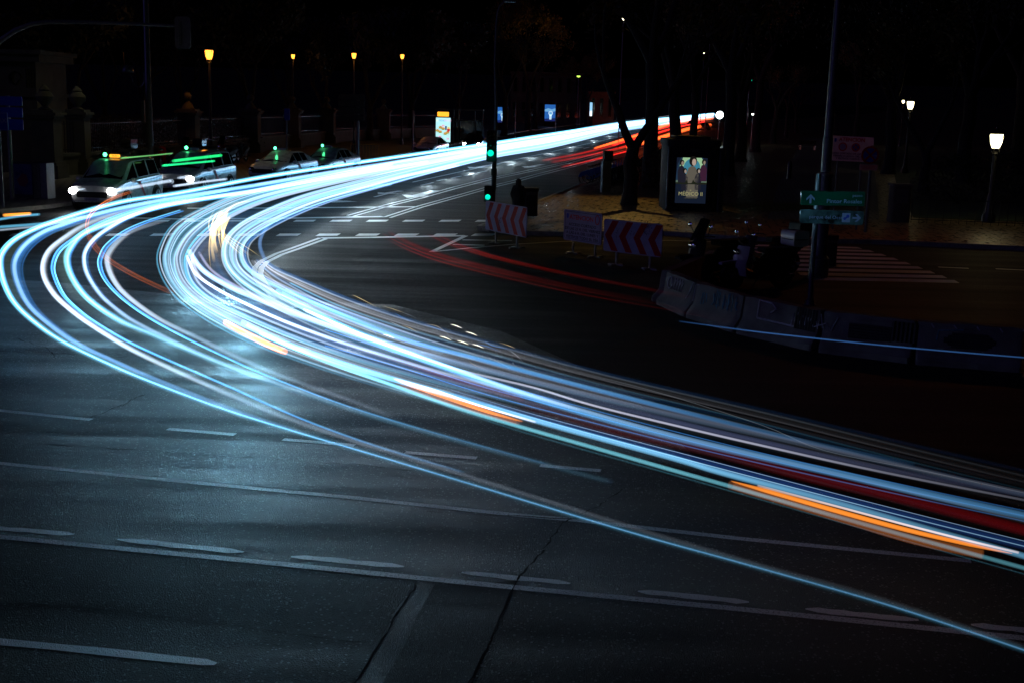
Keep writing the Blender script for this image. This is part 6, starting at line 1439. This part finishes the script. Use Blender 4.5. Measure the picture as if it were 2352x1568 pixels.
lines('deep blue veil with a dotted crest above the orange flashes', [([(1037, 895), (1242, 955), (1550, 1036), (1840, 1112), (2130, 1186), (2420, 1258)], .013, (.45, .7, 1), [.5, 1.0, 1.2, 1.1, 1.0, .9]), ([(1120, 928), (1300, 980), (1560, 1050), (1850, 1126), (2130, 1198), (2420, 1270)], .02, (.4, .75, 1), [.5, 1.0, 1.3, 1.3, 1.0, .8]), ([(1037, 903), (1242, 962), (1550, 1044), (1840, 1120), (2130, 1196), (2420, 1268)], .17, (.03, .12, .5), [.3, .4, .4, .4, .35, .3])])
lines('fine grey threads at the top of the lower right trails', [([(1259, 838), (1493, 895), (1749, 975), (1895, 1034), (2130, 1082), (2420, 1146)], .012, (.4, .45, .5), [.1, .3, .35, .4, .35, .3]), ([(1054, 815), (1328, 890), (1550, 945), (1800, 1006), (2100, 1076), (2420, 1142)], .06, (.28, .26, .3), [.3, .25, .2, .18, .16, .14])])
t = Trail(.6); t.strand([(1200, 925), (1400, 983), (1632, 1034), (1850, 1092), (2041, 1136), (2352, 1216), (2450, 1240)], .65, .16, (.32, .006, .012), [.05, .08, .1, .12, .13, .13, .13]); t.strand([(900, 818), (1000, 855), (1200, 915)], .65, .1, (.3, .02, .04), [.0, .25, .2]); t.build('tail_light_trail', 'dull dark red trail between the blue ones at lower right', 'tail light trails', beam=0)
# amber indicator flashes
t = Trail(); t.strand([(519, 741), (555, 761), (585, 776), (620, 793), (654, 807)], .6, .085, (1, .24, .03), [2.4, 2.8, 2.8, 2.8, 2.2]); t.build('indicator_trail', 'short orange flash under the left bundle', 'amber indicator flashes', 'core')
t = Trail(); t.strand([(905, 870), (960, 890), (1040, 917), (1120, 944), (1200, 967)], .62, [.01, .05, .055, .05, .02], ORA, [.5, 1.1, 1.2, 1.1, .4]); t.strand([(915, 880), (980, 905), (1060, 932), (1130, 953), (1190, 969)], .58, .07, (.5, .14, .03), [.3, .35, .45, .45, .4]); t.strand([(905, 868), (1000, 896), (1100, 930), (1230, 968)], .66, .03, (1, .75, .7), [.4, 1.3, 1.3, .5]); t.build('indicator_trail', 'long orange flash in the middle of the lower trails', 'amber indicator flashes', 'core')
t = Trail(); t.strand([(1680, 1104), (1760, 1126), (1900, 1166), (2080, 1215), (2230, 1250), (2325, 1270)], .62, [.012, .055, .06, .06, .05, .008], ORA, [.5, .9, 1.0, 1.0, .9, .5]); t.strand([(1678, 1112), (1800, 1148), (1950, 1193), (2100, 1238), (2258, 1272)], .56, .12, (.42, .12, .025), [.35, .4, .4, .35, .3]); t.strand([(1740, 1114), (1900, 1156), (2080, 1204), (2230, 1242), (2340, 1268)], .66, .03, (1, .7, .62), [.3, .7, .8, .8, .4]); t.build('indicator_trail', 'longest orange flash at the lower right', 'amber indicator flashes', 'core')
t = Trail(); t.strand([(8, 495), (40, 493), (70, 491)], .8, .05, (1, .35, .04), [1.4, 1.6, 1.4]); t.build('indicator_trail', 'small orange dash at the left edge', 'amber indicator flashes', 'core')
t = Trail(.8); O_ = [(300, 440), (262, 453), (228, 472), (206, 492), (197, 515), (202, 540), (218, 568), (248, 596), (290, 622), (335, 645), (395, 672)]
t.strand(O_, .8, .022, (1, .2, .03), [.1, .6, .8, .8, .5, .2, .1, .07, .06, .05, .02]); t.strand(off(O_, 5, 2), .7, .022, (1, .2, .03), [.1, .4, .6, .6, .4, .15, .08, .06, .05, .05, .02]); t.build('indicator_trail', 'thin orange arc curling below the first taxi', 'amber indicator flashes')
t = Trail(); t.strand(off(O_, -3, 3)[5:], .75, .02, (1, .22, .04), [.3, .5, .5, .5, .4, .2], period=.05); t.strand(off(O_, 7, 0)[5:], .75, .02, (1, .22, .04), [.3, .5, .5, .5, .4, .2], period=.05); t.build('pulsed_trail', 'dotted orange continuation of the thin orange arc', 'amber indicator flashes', 'dots')
# left edge stubs
t = Trail()
for p, c, k, r in (([(-30, 508), (0, 504), (45, 497), (90, 493)], CYAN, 1.2, .05), ([(-30, 527), (0, 522), (80, 516), (150, 508), (200, 499)], CYAN, 1.1, .055), ([(-30, 533), (0, 529), (90, 520), (150, 510)], WHT, .8, .04), ([(120, 512), (170, 503), (192, 497)], (.4, .6, 1), .9, .05)): t.strand(p, .65, r, c, k)
t.build('light_trail', 'short level blue trails ending at the left edge below the TAXI sign', G, beam=0)
# headlight trails of the taxis moving up, and their roof lamps
t = Trail(); t.strand([(175, 437), (240, 428), (318, 416)], .75, .03, WHT, [1.6, 1.0, .5]); t.strand([(258, 440), (310, 430), (385, 417), (395, 418)], .75, .075, WHT, [2.4, 2.0, 1.6, 1.2]); t.strand([(400, 428), (470, 418), (520, 412)], .75, .05, WHT, [2.2, 1.8, 1.8]); t.strand([(410, 409), (440, 406)], .75, .05, WHT, 1.8)
t.build('light_trail', 'short white trails running back from the first two taxis headlights', 'trails left by the moving taxis', 'halo', beam=0)
t = Trail(); t.strand([(398, 370.5), (450, 364), (508, 357.5)], 1.85, .05, (.02, 1, .25), [1.2, 1.0, 1.2]); t.strand([(374, 381), (430, 376), (492, 370.5)], 1.75, .035, (.02, 1, .3), [1.6, .9, 1.2]); t.build('roof_lamp_trail', 'two bright green bars over the second taxi', 'trails left by the moving taxis', 'core')
t = Trail(); t.strand([(278, 364), (340, 358.5), (396, 353)], 1.85, .025, (.3, 1, .3), [.8, .4, .5]); t.build('roof_lamp_trail', 'thin pale green line behind the first taxi roof lamp', 'trails left by the moving taxis', 'core')
# thin outer trails on the avenue, with abrupt ends
t = Trail(); t.strand([(1387, 290), (1263, 311), (1121, 332), (919, 361), (740, 388), (588, 412)], .65, .05, CYAN, [1.8, 1.6, 1.4, 1.2, 1.0, .8]); t.strand([(1540, 266), (1400, 287), (1263, 315), (1121, 338), (919, 368), (740, 397), (588, 424)], .9, .04, GRY, .7); t.build('light_trail', 'uppermost thin trail of the avenue, ending short beside the far pavement', G)
t = Trail(); t.strand([(1052, 380), (1000, 391), (930, 404), (860, 420), (800, 434)], .65, .08, WHT, [1.6, 1.5, 1.4, 1.2, .8]); t.strand([(898, 424), (840, 430), (760, 445), (690, 464), (640, 485)], .65, .05, CYAN, [1.9, 1.6, 1.4, 1.2, .9]); t.strand([(895, 427), (820, 438), (730, 460), (660, 490), (620, 515), (600, 545), (598, 570), (610, 600)], .65, .07, (.2, .42, .9), [.3, .5, .6, .7, .8, .9, .8, .6]); t.build('light_trail', 'blunt-ended white bars under the avenue bundle', G)
# tail lights down the avenue
GT = 'tail light trails'
TrailN = Trail
def Trail(g=.95): return TrailN(g)
RO = (1, .12, .02)
t = Trail(); t.strand([(1366, 341), (1417, 326), (1481, 306), (1535, 286), (1590, 277), (1635, 272)], .75, [.05, .09, .12, .16, .2, .2], RO, [1.2, 1.6, 1.6, 1.5, 1.6, 1.8]); t.strand([(1440, 318), (1500, 300), (1560, 285), (1620, 276)], .75, .1, RED, 1.2); t.build('tail_light_trail', 'upper orange-red trail on the avenue between the trunks', GT)
t = Trail(); t.strand([(1442, 339), (1490, 325), (1535, 311), (1584, 296), (1630, 288)], .75, [.09, .12, .14, .16, .18], RO, [1.5, 1.8, 1.6, 1.4, 1.4]); t.strand([(1410, 333), (1450, 322), (1500, 309), (1560, 292), (1620, 280)], .75, .07, RED, 1.2); t.build('tail_light_trail', 'lower orange-red trail on the avenue beside the kiosk', GT)
t = Trail(); t.strand([(1248, 369), (1330, 354), (1417, 333)], .7, .06, RED, [.1, .22, .4]); t.strand([(1268, 373), (1340, 360), (1417, 342), (1470, 327)], .7, .06, RED, [.08, .2, .4, .6]); t.strand([(1290, 384), (1350, 371), (1417, 354), (1460, 343)], .7, .045, RED, [.1, .35, .6, .8]); t.build('tail_light_trail', 'faint red beginnings of the avenue tail light trails', GT)
t = Trail(); RA = [(880, 538), (930, 564), (1000, 590), (1100, 616), (1200, 639), (1330, 667), (1500, 697), (1700, 735)]
t.strand(RA, .75, .022, RED, [.06, .2, .2, .12, .06, .03, .01, 0]); t.strand(off(RA, 4, 9), .55, .02, RED, [0, .15, .2, .13, .07, .04, .02, 0]); t.strand(off(RA, 15, -3), .75, .06, RED, [.06, .1, .08, .05, .02, .01, .0, 0]); t.build('tail_light_trail', 'lower thin red arc starting on the crossing', GT)
t = Trail(); RB = [(985, 540), (1035, 562), (1110, 586), (1200, 608), (1320, 634), (1470, 662), (1600, 688)]
t.strand(RB, .75, .05, RED, [.06, .11, .09, .04, .02, .01, .0]); t.strand(off(RB, 24, 2), .75, .03, RED, [.08, .16, .12, .05, .02, .01, .0]); t.build('tail_light_trail', 'upper faint red arc toward the chevron boards', GT)
t = Trail(); t.strand([(1560, 738), (1700, 757), (1800, 769), (2000, 790), (2200, 808), (2420, 826)], .55, .022, (.1, .35, 1), [.05, .2, .4, .5, .5, .45]); t.build('light_trail', 'lone thin blue trail along the foot of the barriers', G, 'core')
# golden glints between the bundles
def Trail(g=.75): return TrailN(g)
t = Trail(); rg = random.Random(4); GO = (1, .72, .28)
for k in range(26):
    x = 478 + rg.uniform(0, 40); y = 492 + rg.uniform(-4, 20); L = rg.uniform(40, 115) * (1 - (x - 478) / 75); sx_ = rg.uniform(-6, 8)
    t.strand([(x + 12, y - 6), (x + 2, y + L * .25), (x - 2 + sx_ * .3, y + L * .6), (x + sx_, y + L)], .5, rg.uniform(.01, .06), GO, [.03, rg.uniform(.15, .5), rg.uniform(.2, .6), .02])
for k in range(10):
    x = 480 + rg.uniform(0, 30); t.strand([(x + 70, 462), (x + 35, 470), (x + 10, 495), (x + 4, 530), (x + 30 + k * 4, 570), (x + 50 + 5 * k, 590)], .5, .007, GO, [.0, .15, .25, .25, .2, 0])
t.build('golden_glints', 'tangled golden glints hanging between the two bright bundles', None, 'core', 'light trail')
t = Trail()
for k in range(22):
    x = rg.uniform(640, 1180); y = 690 + (x - 640) * .3 + rg.uniform(-70, 10); t.strand([(x, y), (x + rg.uniform(10, 30), y + rg.uniform(4, 14)), (x + rg.uniform(30, 60), y + rg.uniform(14, 30))], rg.uniform(.1, .9), .006, rg.choice([GO, BLU, GRY]), [0, rg.uniform(.1, .5), 0])
for x, y in [(1035, 745), (1070, 762), (1010, 772), (1050, 782), (880, 768), (1085, 790)]: t.strand([(x, y), (x + 12, y + 3), (x + 26, y + 9)], .4, .012, (1, .95, .75), [.2, .9, .2])
t.build('sparks', 'scattered faint scratches of light above the upper trails', None, 'core', 'light trail')['kind'] = 'stuff'

# ================================================================== LIGHT ADDED FOR PASSING HEADLIGHTS AND OUT-OF-FRAME LAMPS
CW = (.27, .72, 1.0)
tgt = W(430, 1250)
for px, py, tx, ty, e, sz in [(560, 640, 470, 1040, 260, 34), (520, 560, 560, 1000, 260, 34), (600, 680, 640, 1080, 160, 34), (430, 560, 330, 1080, 150, 36), (375, 620, 200, 1100, 80, 40), (180, 600, 60, 1000, 40, 40), (250, 600, 430, 900, 60, 40), (520, 520, 420, 760, 40, 50)]:
    p = W(px, py, .7); d_ = (W(tx, ty) - W(px, py)).normalized(); spot('headlight_beam', p, p + d_ * 4.6 - Vector((0, 0, .7)), e * .5, CW, 24, 1.0, .12)   # dipped beams added for passing cars that are not modelled
ln = catmull([Vector((*q, 0)) for q in [(1400, 300), (1263, 330), (1130, 354), (985, 388), (860, 422), (750, 455), (660, 492), (600, 525)]], 3)
for i in range(len(ln) - 1):                                # spots added for unmodelled passing cars, every few metres along the inner lane
    q, nx = ln[i], ln[i + 1]; d_ = (W(nx.x, nx.y) - W(q.x, q.y)).normalized(); p = W(q.x, q.y, .75)
    spot('headlight_beam', p, p + d_ * 6 + Vector((d_.y * -2.5, d_.x * 2.5, -.2)), (150 if q.x > 1100 else (85 if q.x > 800 else 26)), (.72, .9, 1), 92, 1.0, .12)
spot('headlight_beam', W(900, 760, .7), W(1912, 462, 2.2), 1500, CW, 8, 1.0, .1)  # narrow spot added to brighten the direction signs
spot('headlight_beam', W(900, 760, .7), W(1905, 600, .8), 30, CW, 16, .9, .1)  # weaker spot added for the barriers and motorcycles below
# lamp lights and street lights, some of them without a modelled mast
def plight(name, loc, e, col, r=.2, parent=None):
    ld = bpy.data.lights.new(name, 'POINT'); ld.energy = e; ld.color = col; ld.shadow_soft_size = r
    o = bpy.data.objects.new(name, ld); C.objects.link(o); o.location = loc; return o
for o in list(bpy.data.objects):
    if o.name.startswith('park_lamp') and o.type == 'EMPTY':
        g = [c for c in o.children if c.name.startswith('glass')][0]
        warm = o['label'].find('warm') >= 0
        hh = max(v.co.z for v in g.data.vertices)
        p = o.location + Vector((0, 0, hh - .3)); 
        plight('lamp_light', p + Vector((0, -.45, 0)), 11 if warm else 60, YEL if warm else ORG, .15)
q = W(1345, 480, 0); spot('street_light', (q.x + 2.5, q.y + 9, 9.5), (q.x, q.y, 0), 850, (1, .6, .15), 56, .8, .15)       # unseen amber lamp above the bicycles, no mast modelled
q = W(1990, 600, 0); spot('street_light', (q.x + 4, q.y + 6, 11), (q.x, q.y, 0), 170, (1, .26, .04), 120, .9, .2)                 # sodium lamp of the right mast
q = base_of(1225, 300); spot('street_light', (q.x + 6, q.y - 12, 10), (q.x, q.y, 14), 600, (1, .55, .12), 60, .8, .2)  # amber spot added to light the tree crown from below, no mast modelled
q = base_of(440, 400); spot('street_light', (q.x, q.y - 1, 12.2), (q.x - 1, q.y - 2, 0), 430, (.95, .9, .62), 80, .8, .2)
q = base_of(150, 420); spot('street_light', (q.x, q.y + 1, 10), (q.x - 2, q.y + 3, 0), 50, (.9, .82, .4), 90, .8, .2)  # weak spot added beside the gatehouse, no mast modelled
